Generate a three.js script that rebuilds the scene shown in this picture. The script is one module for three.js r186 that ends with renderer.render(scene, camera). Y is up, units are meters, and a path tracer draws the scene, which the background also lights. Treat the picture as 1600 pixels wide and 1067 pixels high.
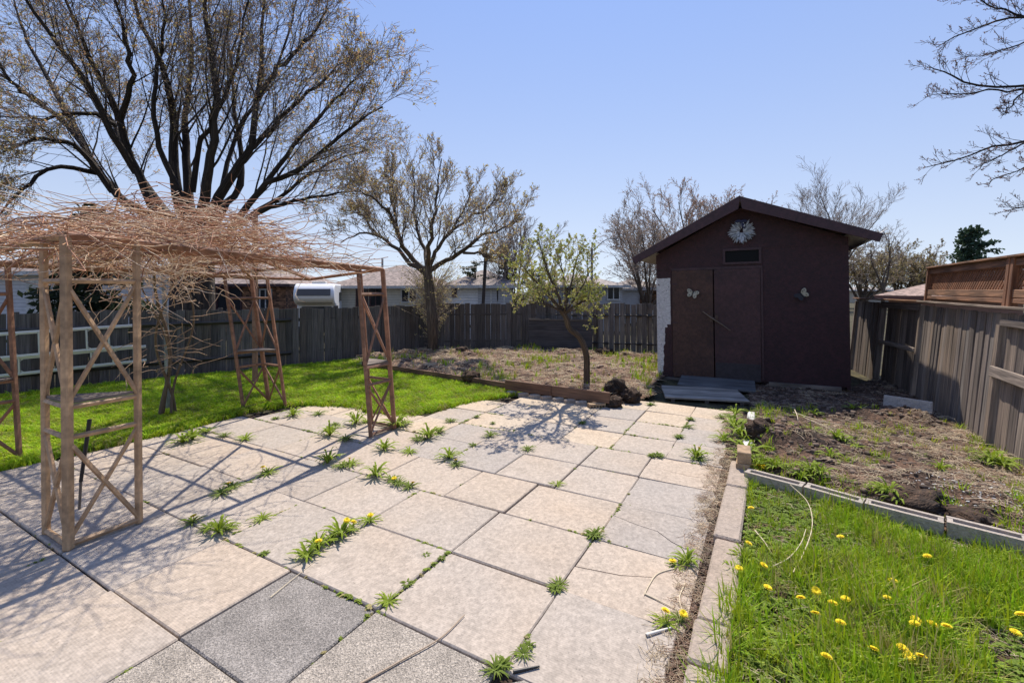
import * as THREE from 'three';
import { mergeGeometries, toCreasedNormals, mergeVertices } from 'three/addons/utils/BufferGeometryUtils.js';
import { ConvexGeometry } from 'three/addons/geometries/ConvexGeometry.js';
import { RoundedBoxGeometry } from 'three/addons/geometries/RoundedBoxGeometry.js';
import { ImprovedNoise } from 'three/addons/math/ImprovedNoise.js';

// ---------------------------------------------------------------- camera, sky, sun, exposure
const scene = new THREE.Scene();
const EYE = 1.7, F = 716, HORIZON = 453;
const camera = new THREE.PerspectiveCamera(2 * Math.atan(533.5 / F) * 180 / Math.PI, 1600 / 1067, 0.05, 900);
camera.position.set(0, EYE, 0);
camera.lookAt(0, EYE, -10);
camera.setViewOffset(1600, 1067, 0, 533.5 - HORIZON, 1600, 1067);   // a shifted lens: upright posts stay upright
camera.updateProjectionMatrix();

const SUN_AZ = 10.5 * Math.PI / 180, SUN_EL = 56.5 * Math.PI / 180;
const sunDir = new THREE.Vector3(Math.sin(SUN_AZ) * Math.cos(SUN_EL), Math.sin(SUN_EL), -Math.cos(SUN_AZ) * Math.cos(SUN_EL));
{
  const W = 1024, Hh = 512, px = new Float32Array(W * Hh * 4), d = new THREE.Vector3();
  const zen = [0.19, 0.32, 0.72], mid = [0.40, 0.565, 0.95], hor = [0.84, 0.94, 1.03];
  for (let j = 0; j < Hh; j++) for (let i = 0; i < W; i++) {
    const el = ((j + 0.5) / Hh - 0.5) * Math.PI, az = ((i + 0.5) / W - 0.5) * 2 * Math.PI;
    d.set(Math.cos(el) * Math.cos(az), Math.sin(el), Math.cos(el) * Math.sin(az));
    const s = Math.max(0, Math.sin(el)), c = d.dot(sunDir);
    const t1 = Math.exp(-s * 5.2), t2 = Math.min(1, s / 0.75);
    const glow = 0.60 + 0.16 * (0.5 + 0.5 * c) + 0.2 * Math.pow(Math.max(0, c), 3) + 0.16 * Math.pow(Math.max(0, c), 24);
    const o = (j * W + i) * 4;
    for (let k = 0; k < 3; k++) px[o + k] = ((mid[k] * (1 - t2) + zen[k] * t2) * (1 - t1) + hor[k] * t1) * glow;
    px[o + 3] = 1;
  }
  const sky = new THREE.DataTexture(px, W, Hh, THREE.RGBAFormat, THREE.FloatType);
  sky.mapping = THREE.EquirectangularReflectionMapping; sky.magFilter = THREE.LinearFilter; sky.minFilter = THREE.LinearFilter;
  sky.colorSpace = THREE.LinearSRGBColorSpace; sky.needsUpdate = true;
  scene.background = sky; scene.environment = sky;
}
const sun = new THREE.DirectionalLight(new THREE.Color(1, 0.92, 0.80), 5.0);
sun.position.copy(sunDir).multiplyScalar(60); sun.target.position.set(0, 0, -8); sun.position.add(sun.target.position);
sun.castShadow = true; sun.shadow.mapSize.set(4096, 4096); sun.shadow.bias = -0.0005;
Object.assign(sun.shadow.camera, { left: -24, right: 24, top: 24, bottom: -24, near: 1, far: 140 });
scene.add(sun, sun.target);
const renderer = new THREE.WebGLRenderer({ antialias: true });
renderer.setSize(1024, 682);
renderer.toneMapping = THREE.LinearToneMapping;
renderer.toneMappingExposure = 1.3;
renderer.shadowMap.enabled = true;

// ---------------------------------------------------------------- helpers
const rngOf = (a) => () => { a |= 0; a = a + 0x6D2B79F5 | 0; let t = Math.imul(a ^ a >>> 15, 1 | a); t = t + Math.imul(t ^ t >>> 7, 61 | t) ^ t; return ((t ^ t >>> 14) >>> 0) / 4294967296; };
let R = rngOf(7);
const rr = (a, b) => a + (b - a) * R();
const V = (x, y, z) => new THREE.Vector3(x, y, z);
const TH = 29.2 * Math.PI / 180, CS = Math.cos(TH), SN = Math.sin(TH);
const at = (u, v, d) => V((u - 800) / F * d, EYE - (v - HORIZON) / F * d, -d);           // a measured sight line at a known distance
const gr = (u, v, y = 0) => at(u, v, F * (EYE - y) / (v - HORIZON));                      // where it meets the ground
const W = (a, b, y = 0) => V(a * SN + b * CS, y, -(a * CS - b * SN));                     // the yard's own axes: a towards the shed, b towards the right fence
const toAB = (x, z) => [x * SN - z * CS, x * CS + z * SN];
const noise3 = new ImprovedNoise();
const fbm = (x, y, z = 0, o = 4) => { let s = 0, a = 1, n = 0; for (let i = 0; i < o; i++) { s += a * noise3.noise(x, y, z); n += a; a *= 0.5; x *= 2.03; y *= 2.03; z *= 2.03; } return s / n; };
const clamp = (x, a = 0, b = 1) => Math.min(b, Math.max(a, x));
const sstep = (a, b, x) => { const t = clamp((x - a) / (b - a)); return t * t * (3 - 2 * t); };
function inPoly(p, x, y) { let c = false; for (let i = 0, j = p.length - 1; i < p.length; j = i++) { const [xi, yi] = p[i], [xj, yj] = p[j]; if ((yi > y) !== (yj > y) && x < (xj - xi) * (y - yi) / (yj - yi) + xi) c = !c; } return c; }
function edgeDist(p, x, y, open) { let m = 1e9; for (let i = 0; i < p.length - (open ? 1 : 0); i++) { const [ax, ay] = p[i], [bx, by] = p[(i + 1) % p.length]; const dx = bx - ax, dy = by - ay; const t = clamp(((x - ax) * dx + (y - ay) * dy) / (dx * dx + dy * dy)); m = Math.min(m, Math.hypot(x - ax - t * dx, y - ay - t * dy)); } return m; }

// tileable value noise for textures
const hash2 = (x, y, s) => { let h = Math.imul(x, 374761393) + Math.imul(y, 668265263) + Math.imul(s, 2246822519); h = Math.imul(h ^ h >>> 13, 1274126177); return ((h ^ h >>> 16) >>> 0) / 4294967296; };
function vn(u, v, p, q, s) { const x = u * p, y = v * q, xi = Math.floor(x), yi = Math.floor(y); let fx = x - xi, fy = y - yi; fx = fx * fx * (3 - 2 * fx); fy = fy * fy * (3 - 2 * fy); const m = (a, n) => ((a % n) + n) % n; const a = hash2(m(xi, p), m(yi, q), s), b = hash2(m(xi + 1, p), m(yi, q), s), c = hash2(m(xi, p), m(yi + 1, q), s), e = hash2(m(xi + 1, p), m(yi + 1, q), s); return (a + (b - a) * fx) * (1 - fy) + (c + (e - c) * fx) * fy; }
function vf(u, v, p, q, o, s) { let t = 0, a = 1, n = 0; for (let i = 0; i < o; i++) { t += a * vn(u, v, p, q, s + i); n += a; a *= 0.55; p *= 2; q *= 2; } return t / n; }
function tex(n, fn, metres, srgb = true, m = n) {
  const d = new Uint8Array(n * m * 4);
  for (let j = 0; j < m; j++) for (let i = 0; i < n; i++) { const c = fn(i / n, j / m), o = (j * n + i) * 4; for (let k = 0; k < 3; k++) d[o + k] = clamp(typeof c === 'number' ? c : c[k]) * 255; d[o + 3] = 255; }
  const t = new THREE.DataTexture(d, n, m); t.wrapS = t.wrapT = THREE.RepeatWrapping; t.magFilter = THREE.LinearFilter; t.minFilter = THREE.LinearMipmapLinearFilter; t.generateMipmaps = true;
  if (srgb) t.colorSpace = THREE.SRGBColorSpace; if (metres) t.repeat.set(1 / metres, 1 / metres); t.needsUpdate = true; return t;
}
const lin = (r, g, b) => new THREE.Color().setRGB(r, g, b);
const mat = (r, g, b, o = {}) => new THREE.MeshStandardMaterial({ color: lin(r, g, b), roughness: 0.85, ...o });
const leafMat = (r, g, b, t = 0.4) => new THREE.MeshPhysicalMaterial({ color: lin(r, g, b), roughness: 0.85, specularIntensity: 0.3, transmission: t, thickness: 0, side: THREE.DoubleSide, vertexColors: false });

const names = {};
function numbered(n) { const k = names[n] = (names[n] ?? -1) + 1; return k ? `${n}_${String(k).padStart(3, '0')}` : n; }
function tag(o, label, category, group, kind) { o.userData = { label, category }; if (group) o.userData.group = group; if (kind) o.userData.kind = kind; return o; }
function sh(o) { o.traverse(m => { if (m.isMesh) { m.castShadow = m.receiveShadow = true; } }); return o; }
function thing(name, label, category, p = V(0, 0, 0), turn = 0, group) { const g = new THREE.Group(); g.name = numbered(name); g.position.copy(p); g.rotation.y = turn; tag(g, label, category, group); scene.add(g); return g; }
function mesh(name, geo, m, parent = null) { const o = new THREE.Mesh(geo, m); o.name = parent ? name : numbered(name); o.castShadow = o.receiveShadow = true; (parent || scene).add(o); return o; }
function struct(name, geo, m) { const o = mesh(name, geo, m); o.userData = { kind: 'structure' }; return o; }
function copyOf(o, label, group) { const c = o.clone(); c.name = numbered(o.name.replace(/_\d{3}$/, '')); c.userData = { ...o.userData, label: label || o.userData.label }; if (group) c.userData.group = group; scene.add(c); return c; }

// uv in metres from a face's own direction; grain names the axis that runs along v
function boxUV(g, grain = 'y', ou = 0, ov = 0) {
  if (g.index) g = g.toNonIndexed();
  const p = g.attributes.position, n = p.count, uv = new Float32Array(n * 2), a = V(), b = V(), c = V();
  const A = { x: 0, y: 1, z: 2 }[grain];
  for (let i = 0; i < n; i += 3) {
    a.fromBufferAttribute(p, i); b.fromBufferAttribute(p, i + 1); c.fromBufferAttribute(p, i + 2);
    const nn = b.clone().sub(a).cross(c.clone().sub(a)), k = [Math.abs(nn.x), Math.abs(nn.y), Math.abs(nn.z)];
    const m = k.indexOf(Math.max(...k)), rest = [0, 1, 2].filter(x => x !== m);
    const vi = rest.includes(A) ? A : rest[1], ui = rest.find(x => x !== vi);
    [a, b, c].forEach((q, j) => { const t = q.toArray(); uv[(i + j) * 2] = t[ui] + ou; uv[(i + j) * 2 + 1] = t[vi] + ov; });
  }
  g.setAttribute('uv', new THREE.BufferAttribute(uv, 2)); return g;
}
function chamfer(w, h, d, c = 0.004, grain = 'y', ou = 0, ov = 0, base = false) {   // a box with cut edges, centred, or standing on y = 0
  const pts = [];
  for (const x of [-1, 1]) for (const y of [-1, 1]) for (const z of [-1, 1]) { const X = x * w / 2, Y = y * h / 2, Z = z * d / 2; pts.push(V(X - x * c, Y - y * c, Z), V(X - x * c, Y, Z - z * c), V(X, Y - y * c, Z - z * c)); }
  const g = new ConvexGeometry(pts); if (base) g.translate(0, h / 2, 0);
  return boxUV(g, grain, ou, ov);
}
function bx(w, h, d, x = 0, y = 0, z = 0, grain = 'y') { const g = new THREE.BoxGeometry(w, h, d).toNonIndexed(); g.translate(x, y, z); return boxUV(g, grain, x * 3.1, z * 1.7); }
function beam(p, q, w, h, grain = 'y') {            // a squared bar between two points, as geometry in place
  const d = q.clone().sub(p), L = d.length(), g = chamfer(w, L, h, Math.min(w, h) * 0.12, 'y', p.x, p.z);
  g.applyQuaternion(new THREE.Quaternion().setFromUnitVectors(V(0, 1, 0), d.normalize())); g.translate((p.x + q.x) / 2, (p.y + q.y) / 2, (p.z + q.z) / 2); return g;
}
class MB {                                           // collects tubes and blades into one geometry
  constructor() { this.p = []; this.n = []; this.t = []; this.c = []; this.i = []; }
  tube(pts, rad, sides = 5, col, uvs = 1) {
    const base = this.p.length / 3, N = pts.length; let nx = V(), bn = V(), tg = V(); let len = 0;
    for (let k = 0; k < N; k++) {
      tg.copy(pts[Math.min(k + 1, N - 1)]).sub(pts[Math.max(k - 1, 0)]).normalize();
      if (k === 0) { nx.set(Math.abs(tg.y) > 0.9 ? 1 : 0, Math.abs(tg.y) > 0.9 ? 0 : 1, 0); } else len += pts[k].distanceTo(pts[k - 1]);
      bn.crossVectors(tg, nx).normalize(); nx.crossVectors(bn, tg).normalize();
      const r = Array.isArray(rad) ? rad[k] : rad;
      for (let s = 0; s < sides; s++) {
        const a = s / sides * Math.PI * 2, x = Math.cos(a), y = Math.sin(a);
        const vx = nx.x * x + bn.x * y, vy = nx.y * x + bn.y * y, vz = nx.z * x + bn.z * y;
        this.p.push(pts[k].x + vx * r, pts[k].y + vy * r, pts[k].z + vz * r); this.n.push(vx, vy, vz); this.t.push(s / sides * uvs, len);
        if (col) this.c.push(...col);
      }
    }
    for (let k = 0; k < N - 1; k++) for (let s = 0; s < sides; s++) { const a = base + k * sides + s, b = base + k * sides + (s + 1) % sides; this.i.push(a, b, a + sides, b, b + sides, a + sides); }
    if (sides > 3) { for (let s = 1; s < sides - 1; s++) { const e = base + (N - 1) * sides; this.i.push(e, e + s, e + s + 1); this.i.push(base, base + s + 1, base + s); } }
  }
  strip(pts, wid, side, col) {                       // a leaf blade: centre line, widths, sideways vector
    const base = this.p.length / 3, N = pts.length;
    for (let k = 0; k < N; k++) {
      const tg = pts[Math.min(k + 1, N - 1)].clone().sub(pts[Math.max(k - 1, 0)]), nn = side.clone().cross(tg).normalize();
      for (const s of [-1, 1]) { this.p.push(pts[k].x + side.x * wid[k] * s, pts[k].y + side.y * wid[k] * s, pts[k].z + side.z * wid[k] * s); this.n.push(nn.x, nn.y, nn.z); this.t.push(s, k / N); if (col) this.c.push(...col); }
    }
    for (let k = 0; k < N - 1; k++) { const a = base + k * 2; this.i.push(a, a + 1, a + 2, a + 1, a + 3, a + 2); }
  }
  tri(a, b, c, col) { const base = this.p.length / 3, n = b.clone().sub(a).cross(c.clone().sub(a)).normalize(); for (const q of [a, b, c]) { this.p.push(q.x, q.y, q.z); this.n.push(n.x, n.y, n.z); this.t.push(0, 0); if (col) this.c.push(...col); } this.i.push(base, base + 1, base + 2); }
  bit(q, s, col) {                                   // a small two-faced bud or leaf, any way round
    const a = V(rr(-1, 1), rr(-1, 1), rr(-1, 1)).normalize(), b = V(rr(-1, 1), rr(-1, 1), rr(-1, 1)).cross(a).normalize();
    const p0 = q.clone().addScaledVector(a, -s), p1 = q.clone().addScaledVector(a, s), p2 = q.clone().addScaledVector(b, s * 0.55), p3 = q.clone().addScaledVector(b, -s * 0.55);
    this.tri(p0, p2, p1, col); this.tri(p0, p1, p3, col);
  }
  geo() {
    const g = new THREE.BufferGeometry(); g.setAttribute('position', new THREE.Float32BufferAttribute(this.p, 3)); g.setAttribute('normal', new THREE.Float32BufferAttribute(this.n, 3)); g.setAttribute('uv', new THREE.Float32BufferAttribute(this.t, 2));
    if (this.c.length) g.setAttribute('color', new THREE.Float32BufferAttribute(this.c, 3)); g.setIndex(this.i); return g;
  }
}
const curve = (pts, n) => new THREE.CatmullRomCurve3(pts).getPoints(n);
function lump(r, sy, seed, rough = 0.35, detail = 3, freq = 1.6) {      // a rounded stone or clod, lying on y = 0
  let g = mergeVertices(new THREE.IcosahedronGeometry(1, detail).deleteAttribute('normal').deleteAttribute('uv')); const p = g.attributes.position;
  for (let i = 0; i < p.count; i++) { const v = V().fromBufferAttribute(p, i), k = 1 + rough * fbm(v.x * freq + seed, v.y * freq, v.z * freq - seed, 5) * 1.6; p.setXYZ(i, v.x * r * k, v.y * r * sy * k + r * sy * 0.55, v.z * r * k); }
  g.computeVertexNormals(); g.setAttribute('uv', new THREE.Float32BufferAttribute(Array.from({ length: p.count }, (_, i) => [p.getX(i) + p.getZ(i), p.getY(i) + p.getZ(i)]).flat(), 2)); return g;
}

// ---------------------------------------------------------------- materials
const T = {};
T.slabTone = tex(1024, (u, v) => { const a = vf(u, v, 4, 4, 5, 11), b = vf(u, v, 90, 90, 2, 21), c = vf(u, v, 9, 9, 4, 5), st = sstep(0.66, 0.76, vf(u, v, 12, 12, 4, 71)); const pit = vn(u, v, 260, 260, 17) > 0.93 ? 0.16 : 0; const k = 0.89 + 0.06 * (a - 0.5) + 0.17 * (b - 0.5) + 0.10 * (vn(u, v, 240, 240, 18) - 0.5) - 0.02 * sstep(0.58, 0.75, c) - 0.035 * st - pit; const w = vf(u, v, 3, 3, 3, 91); return [k * (0.98 + 0.05 * w), k * 0.97, k * (0.98 - 0.06 * w)]; }, 1.9);
T.slabBump = tex(1024, (u, v) => 0.45 + 0.16 * Math.sin(v * Math.PI * 2 * 90) + 0.1 * Math.sin(u * Math.PI * 2 * 90) + 0.35 * (vf(u, v, 120, 120, 2, 3) - 0.5) + 0.3 * (vf(u, v, 16, 16, 3, 8) - 0.5), 1.1, false);
T.aggTone = tex(1024, (u, v) => { const a = vn(u, v, 150, 150, 4), b = vn(u, v, 230, 230, 9), c = vf(u, v, 6, 6, 3, 2); const k = 0.72 + 0.22 * (c - 0.5) + 0.3 * (a - 0.5) + 0.26 * (b - 0.5); return [k * 1.02, k, k * 0.98]; }, 0.75);
T.aggBump = tex(1024, (u, v) => 0.6 * vn(u, v, 150, 150, 4) + 0.4 * vn(u, v, 230, 230, 9), 0.75, false);
T.wood = tex(512, (u, v) => { const g = vf(u, v, 40, 3, 4, 31), f = vf(u, v, 110, 5, 2, 41), c = vf(u, v, 5, 2, 3, 51); const k = 0.62 + 0.4 * (g - 0.3) + 0.22 * (f - 0.5) + 0.26 * (c - 0.5); return [k, k * 0.985, k * 0.97]; }, 0.9);
T.woodBump = tex(512, (u, v) => 0.6 * vf(u, v, 40, 3, 4, 31) + 0.4 * vf(u, v, 110, 5, 2, 41), 0.9, false);
T.soil = tex(1024, (u, v) => { const a = vf(u, v, 8, 8, 6, 61), b = vn(u, v, 170, 170, 3), s = vf(u, v, 60, 60, 2, 12); const k = 0.42 + 0.75 * (a - 0.32) + 0.3 * (b - 0.5) + 0.22 * (s - 0.5); return [k * 1.03, k * 0.95, k * 0.88]; }, 1.7);
T.soilBump = tex(1024, (u, v) => 0.5 * vf(u, v, 20, 20, 5, 61) + 0.5 * vf(u, v, 90, 90, 3, 13), 1.7, false);
T.bark = tex(512, (u, v) => { const g = vf(u, v, 26, 5, 4, 77), c = vf(u, v, 5, 5, 3, 79); const k = 0.68 + 0.8 * (g - 0.45) + 0.25 * (c - 0.5); return [k, k * 0.97, k * 0.93]; }, 0);
T.grain = tex(512, (u, v) => { const k = 0.82 + 0.36 * (vf(u, v, 30, 30, 4, 7) - 0.5) + 0.2 * (vf(u, v, 5, 5, 3, 6) - 0.5); return [k, k, k]; }, 1.2);
T.grainBump = tex(512, (u, v) => vf(u, v, 60, 60, 3, 17), 0.6, false);
T.shingle = tex(512, (u, v) => { const row = Math.floor(v * 16), k = 0.7 + 0.3 * hash2(Math.floor((u * 24 + row * 0.37) % 24), row, 5) - (v * 16 % 1 < 0.14 ? 0.22 : 0) + 0.2 * (vf(u, v, 60, 60, 2, 2) - 0.5); return [k, k, k]; }, 3);
T.siding = tex(256, (u, v) => { const k = (v * 16 % 1 < 0.12 ? 0.72 : 0.94) + 0.08 * (vf(u, v, 20, 20, 2, 2) - 0.5); return [k, k, k]; }, 2.4);
T.stone = tex(512, (u, v) => { const row = Math.floor(v * 26), x = u * 14 + (row % 2) * 0.5 + hash2(row, 1, 3) * 0.4, cell = hash2(Math.floor(x) % 14, row, 8); const m = (v * 26 % 1 < 0.14 || x % 1 < 0.06) ? 0.75 : 0.35 + 0.65 * cell; return [m, m * 0.93, m * 0.84]; }, 2.6);
const M = {};
const slabKinds = [[.515, .465, .395], [.50, .455, .39], [.485, .445, .385], [.53, .468, .385], [.445, .415, .37], [.505, .46, .395]];
M.slabs = slabKinds.map(c => mat(...c, { map: T.slabTone, bumpMap: T.slabBump, bumpScale: 0.0013, roughness: 0.9 }));
M.slabPale = mat(.60, .525, .41, { map: T.slabTone, bumpMap: T.grainBump, bumpScale: 0.003, roughness: 0.92 });
M.slabAgg = [mat(.43, .405, .38, { map: T.aggTone, bumpMap: T.aggBump, bumpScale: 0.004 }), mat(.60, .545, .475, { map: T.aggTone, bumpMap: T.aggBump, bumpScale: 0.005 }), mat(.60, .55, .48, { map: T.aggTone, bumpMap: T.aggBump, bumpScale: 0.005 })];
const wood = (r, g, b, o = {}) => mat(r, g, b, { map: T.wood, bumpMap: T.woodBump, bumpScale: 0.004, ...o });
M.fence = [wood(.20, .172, .150), wood(.25, .22, .20), wood(.155, .135, .12), wood(.29, .255, .23), wood(.21, .17, .14)];
M.fenceR = [wood(.50, .39, .31), wood(.42, .34, .29), wood(.60, .49, .41), wood(.33, .265, .225), wood(.52, .39, .29), wood(.44, .38, .34)];
M.fenceAlt = [wood(.36, .33, .305), wood(.42, .385, .35), wood(.31, .28, .26)];
M.postR = wood(.56, .43, .33);
M.cedar = [wood(.52, .25, .13), wood(.58, .30, .16), wood(.45, .20, .10)];
M.edging = [wood(.32, .17, .10), wood(.36, .20, .12)];
M.ramp = [wood(.66, .60, .52), wood(.50, .46, .40), wood(.75, .68, .59)];
M.sheet = wood(.25, .26, .265);
M.arbor = [mat(.66, .42, .23, { map: T.grain, roughness: 0.55 }), mat(.60, .38, .21, { map: T.grain, roughness: 0.6 })];
M.arborRust = [mat(.40, .19, .105, { map: T.grain, roughness: 0.75, bumpMap: T.grainBump, bumpScale: 0.002 }), mat(.36, .19, .115, { map: T.grain, roughness: 0.75 })];
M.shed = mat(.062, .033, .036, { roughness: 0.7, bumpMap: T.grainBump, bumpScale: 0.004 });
M.door = mat(.092, .042, .028, { map: T.grain, roughness: 0.7, bumpMap: T.grainBump, bumpScale: 0.005 });
M.door2 = mat(.076, .029, .03, { map: T.grain, roughness: 0.65, bumpMap: T.grainBump, bumpScale: 0.004 });
M.kick = mat(.04, .03, .036, { map: T.grain, roughness: 0.6 });
M.trim = mat(.068, .027, .031, { map: T.grain, roughness: 0.6 });
M.white = mat(.72, .71, .68, { map: T.grain, roughness: 0.6 });
M.dark = mat(.012, .012, .014, { roughness: 0.5 });
M.soil = mat(.46, .325, .25, { map: T.soil, bumpMap: T.soilBump, bumpScale: 0.03, roughness: 1 });
M.soilDark = mat(.15, .105, .075, { map: T.soil, bumpMap: T.soilBump, bumpScale: 0.03, roughness: 1 });
M.ground = mat(.155, .155, .07, { map: T.soil, bumpMap: T.soilBump, bumpScale: 0.03, roughness: 1 });
M.concrete = [mat(.46, .43, .38, { map: T.slabTone, bumpMap: T.grainBump, bumpScale: 0.005 }), mat(.43, .37, .305, { map: T.slabTone, bumpMap: T.grainBump, bumpScale: 0.005 })];
M.brick = mat(.50, .34, .20, { map: T.grain, bumpMap: T.grainBump, bumpScale: 0.004 });
M.rock = mat(.34, .27, .20, { map: T.grain, bumpMap: T.grainBump, bumpScale: 0.008 });
M.metal = mat(.62, .62, .60, { metalness: 0.75, roughness: 0.42 });
M.pipe = mat(.36, .38, .39, { metalness: 0.6, roughness: 0.5, map: T.grain });
M.glass = new THREE.MeshPhysicalMaterial({ color: lin(.02, .022, .025), roughness: 0.12, metalness: 0, specularIntensity: 0.45 });
M.barkDark = mat(.10, .08, .068, { map: T.bark, bumpMap: T.bark, bumpScale: 0.03, roughness: 0.95 });
M.twig = mat(.17, .135, .115);
M.barkGrey = mat(.25, .195, .15, { map: T.bark, bumpMap: T.bark, bumpScale: 0.02, roughness: 0.95 });
M.twigGrey = mat(.28, .225, .185);
M.vc = new THREE.MeshStandardMaterial({ color: 0xffffff, vertexColors: true, roughness: 0.85 });
M.vcLeaf = new THREE.MeshPhysicalMaterial({ color: 0xffffff, vertexColors: true, roughness: 0.8, specularIntensity: 0.3, transmission: 0.45, thickness: 0, side: THREE.DoubleSide });
M.roof = [mat(.34, .26, .225, { map: T.shingle }), mat(.31, .245, .215, { map: T.shingle }), mat(.36, .31, .285, { map: T.shingle })];

// ---------------------------------------------------------------- ground
const fenceLine = [[-9.6, 6.3], [-7.0, 8.85], [-5.0, 10.35], [-2.55, 12.6], [0.4, 12.85], [4.6, 11.7]];   // x, distance
const fenceR = [[7.55, 10.2], [7.02, 8.85], [6.51, 7.42], [5.09, 4.89], [4.25, 3.35]];
const yard = [...fenceLine, [9.5, 12.2], [12, 3], [6, -8], [-12, -8]];
{
  const N = 150, pos = [], uv = [], idx = [], f = (t) => Math.sinh((t * 2 - 1) * 5.2) / Math.sinh(5.2) * 420;
  for (let j = 0; j <= N; j++) for (let i = 0; i <= N; i++) {
    const x = f(i / N), d = f(j / N) + 9;
    const out = inPoly(yard, x, d) ? 0 : edgeDist(yard, x, d);
    const y = -0.06 - 0.95 * sstep(0.3, 5, out) * sstep(14, 8, x) + (out ? 0.12 * fbm(x * 0.12, d * 0.12) : 0);
    pos.push(x, y, -d); uv.push(x, d);
  }
  for (let j = 0; j < N; j++) for (let i = 0; i < N; i++) { const a = j * (N + 1) + i, b = a + 1, c = a + N + 1, e = c + 1; idx.push(a, b, c, b, e, c); }
  const g = new THREE.BufferGeometry(); g.setAttribute('position', new THREE.Float32BufferAttribute(pos, 3)); g.setAttribute('uv', new THREE.Float32BufferAttribute(uv, 2)); g.setIndex(idx); g.computeVertexNormals();
  struct('ground', g, M.ground);
}
const xd = (a, b) => { const p = W(a, b); return [p.x, -p.z]; };
const G2 = (u, v) => { const p = gr(u, v); return [p.x, -p.z]; };
const lawnPoly = [xd(-0.5, -6.35), xd(1.6, -6.28), xd(2.7, -6.15), xd(3.75, -6.25), xd(4.35, -6.05), xd(4.62, -5.4), xd(4.55, -4.6), xd(4.72, -4.15), xd(5.3, -4.0), xd(5.9, -3.85), xd(6.35, -3.6), xd(6.7, -3.5), [-3.35, 10.3], [-3.75, 11.2], [-5.3, 9.75], [-7.2, 8.25], [-9.3, 6.0], [-8.5, 3]];
const bedPoly = [G2(566, 572), G2(790, 607), G2(940, 633), [1.75, 6.9], [2.25, 7.35], [2.5, 8.2], [3.1, 9.2], [4.3, 11.6], [0.4, 12.75], [-2.45, 12.5], [-3.9, 11.2]];
const bed2Poly = [xd(4.86, -0.2), xd(4.6, 0.45), xd(4.3, 1.05), xd(3.95, 1.9), [4.3, 3.3], [5.12, 4.85], [6.5, 7.35], [7.1, 8.9], xd(9.9, 1.3), xd(9.6, -0.3), xd(8.6, -0.25), xd(7.5, -0.2)];
const lawn2Poly = [xd(0.9, -0.19), xd(1.7, -0.16), xd(2.0, -0.23), xd(2.4, -0.2), xd(3.1, -0.15), xd(4.8, -0.16), xd(4.52, 0.4), xd(4.2, 1.0), xd(3.85, 1.85), [4.1, 3.0], [4.6, 0.5], [2.4, 0.5]];
function patch(name, poly, step, h, m) {                     // a sheet of earth over an outline, with its own lumps
  const xs = poly.map(p => p[0]), ys = poly.map(p => p[1]), x0 = Math.min(...xs), x1 = Math.max(...xs), y0 = Math.min(...ys), y1 = Math.max(...ys);
  const nx = Math.ceil((x1 - x0) / step), ny = Math.ceil((y1 - y0) / step), id = new Map(), pos = [], uv = [], idx = [];
  const ok = (i, j) => inPoly(poly, x0 + i * step, y0 + j * step);
  const vtx = (i, j) => { const k = i * 10000 + j; if (!id.has(k)) { const x = x0 + i * step, y = y0 + j * step, e = edgeDist(poly, x, y); id.set(k, pos.length / 3); pos.push(x, h(x, y, e), -y); uv.push(x, y); } return id.get(k); };
  for (let j = 0; j < ny; j++) for (let i = 0; i < nx; i++) if (ok(i, j) || ok(i + 1, j) || ok(i, j + 1) || ok(i + 1, j + 1)) { const a = vtx(i, j), b = vtx(i + 1, j), c = vtx(i, j + 1), e = vtx(i + 1, j + 1); idx.push(a, b, c, b, e, c); }
  const g = new THREE.BufferGeometry(); g.setAttribute('position', new THREE.Float32BufferAttribute(pos, 3)); g.setAttribute('uv', new THREE.Float32BufferAttribute(uv, 2)); g.setIndex(idx); g.computeVertexNormals();
  return struct(name, g, m);
}
const ridge = (x, y, f, s) => { const n = fbm(x * f + s, y * f - s, s * 0.7, 5); return n; };
const bedH = (x, d, e) => 0.02 + sstep(0, 0.25, e) * (0.07 + 0.16 * ridge(x, d, 1.5, 3) + 0.10 * Math.max(0, ridge(x, d, 4.5, 9)) + 0.035 * ridge(x, d, 14, 2));
const mounds2 = [[gr(1205, 700), 0.42, 0.14], [gr(1225, 690), 0.3, 0.10], [gr(1340, 655), 0.55, 0.10], [gr(1410, 662), 0.6, 0.12], [gr(1430, 775), 0.34, 0.10], [gr(1260, 705), 0.5, 0.07], [gr(1560, 790), 0.5, 0.06]].map(([p, r, h]) => [p.x, -p.z, r, h]);
const bed2H = (x, d, e) => { let m = 0; for (const [mx, md, r, h] of mounds2) { const q = Math.hypot(x - mx, d - md) / r; if (q < 1.6) m += h * Math.exp(-q * q * 2.2) * (1 + 0.9 * ridge(x, d, 6, 4)); } const far = sstep(8.2, 7.2, toAB(x, -d)[0]); return -0.005 + 0.025 * far + sstep(0, 0.16, e) * (0.055 * far + m + 0.05 * ridge(x, d, 2.2, 7) + 0.05 * Math.max(0, ridge(x, d, 7, 1)) + 0.022 * ridge(x, d, 19, 5)); };
patch('lawn_soil', lawnPoly, 0.16, (x, y, e) => -0.012 + 0.015 * ridge(x, y, 0.8, 2) + 0.03 * sstep(0, 0.6, e), M.ground);
const rowMat = M.soil;
patch('garden_bed_soil', bedPoly, 0.045, bedH, rowMat);
patch('vegetable_bed_soil', bed2Poly, 0.035, bed2H, mat(.24, .16, .115, { map: T.soil, bumpMap: T.soilBump, bumpScale: 0.035, roughness: 1 }));
patch('side_lawn_soil', lawn2Poly, 0.06, (x, y) => 0.0 + 0.02 * ridge(x, y, 2, 2), M.soilDark);
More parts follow.
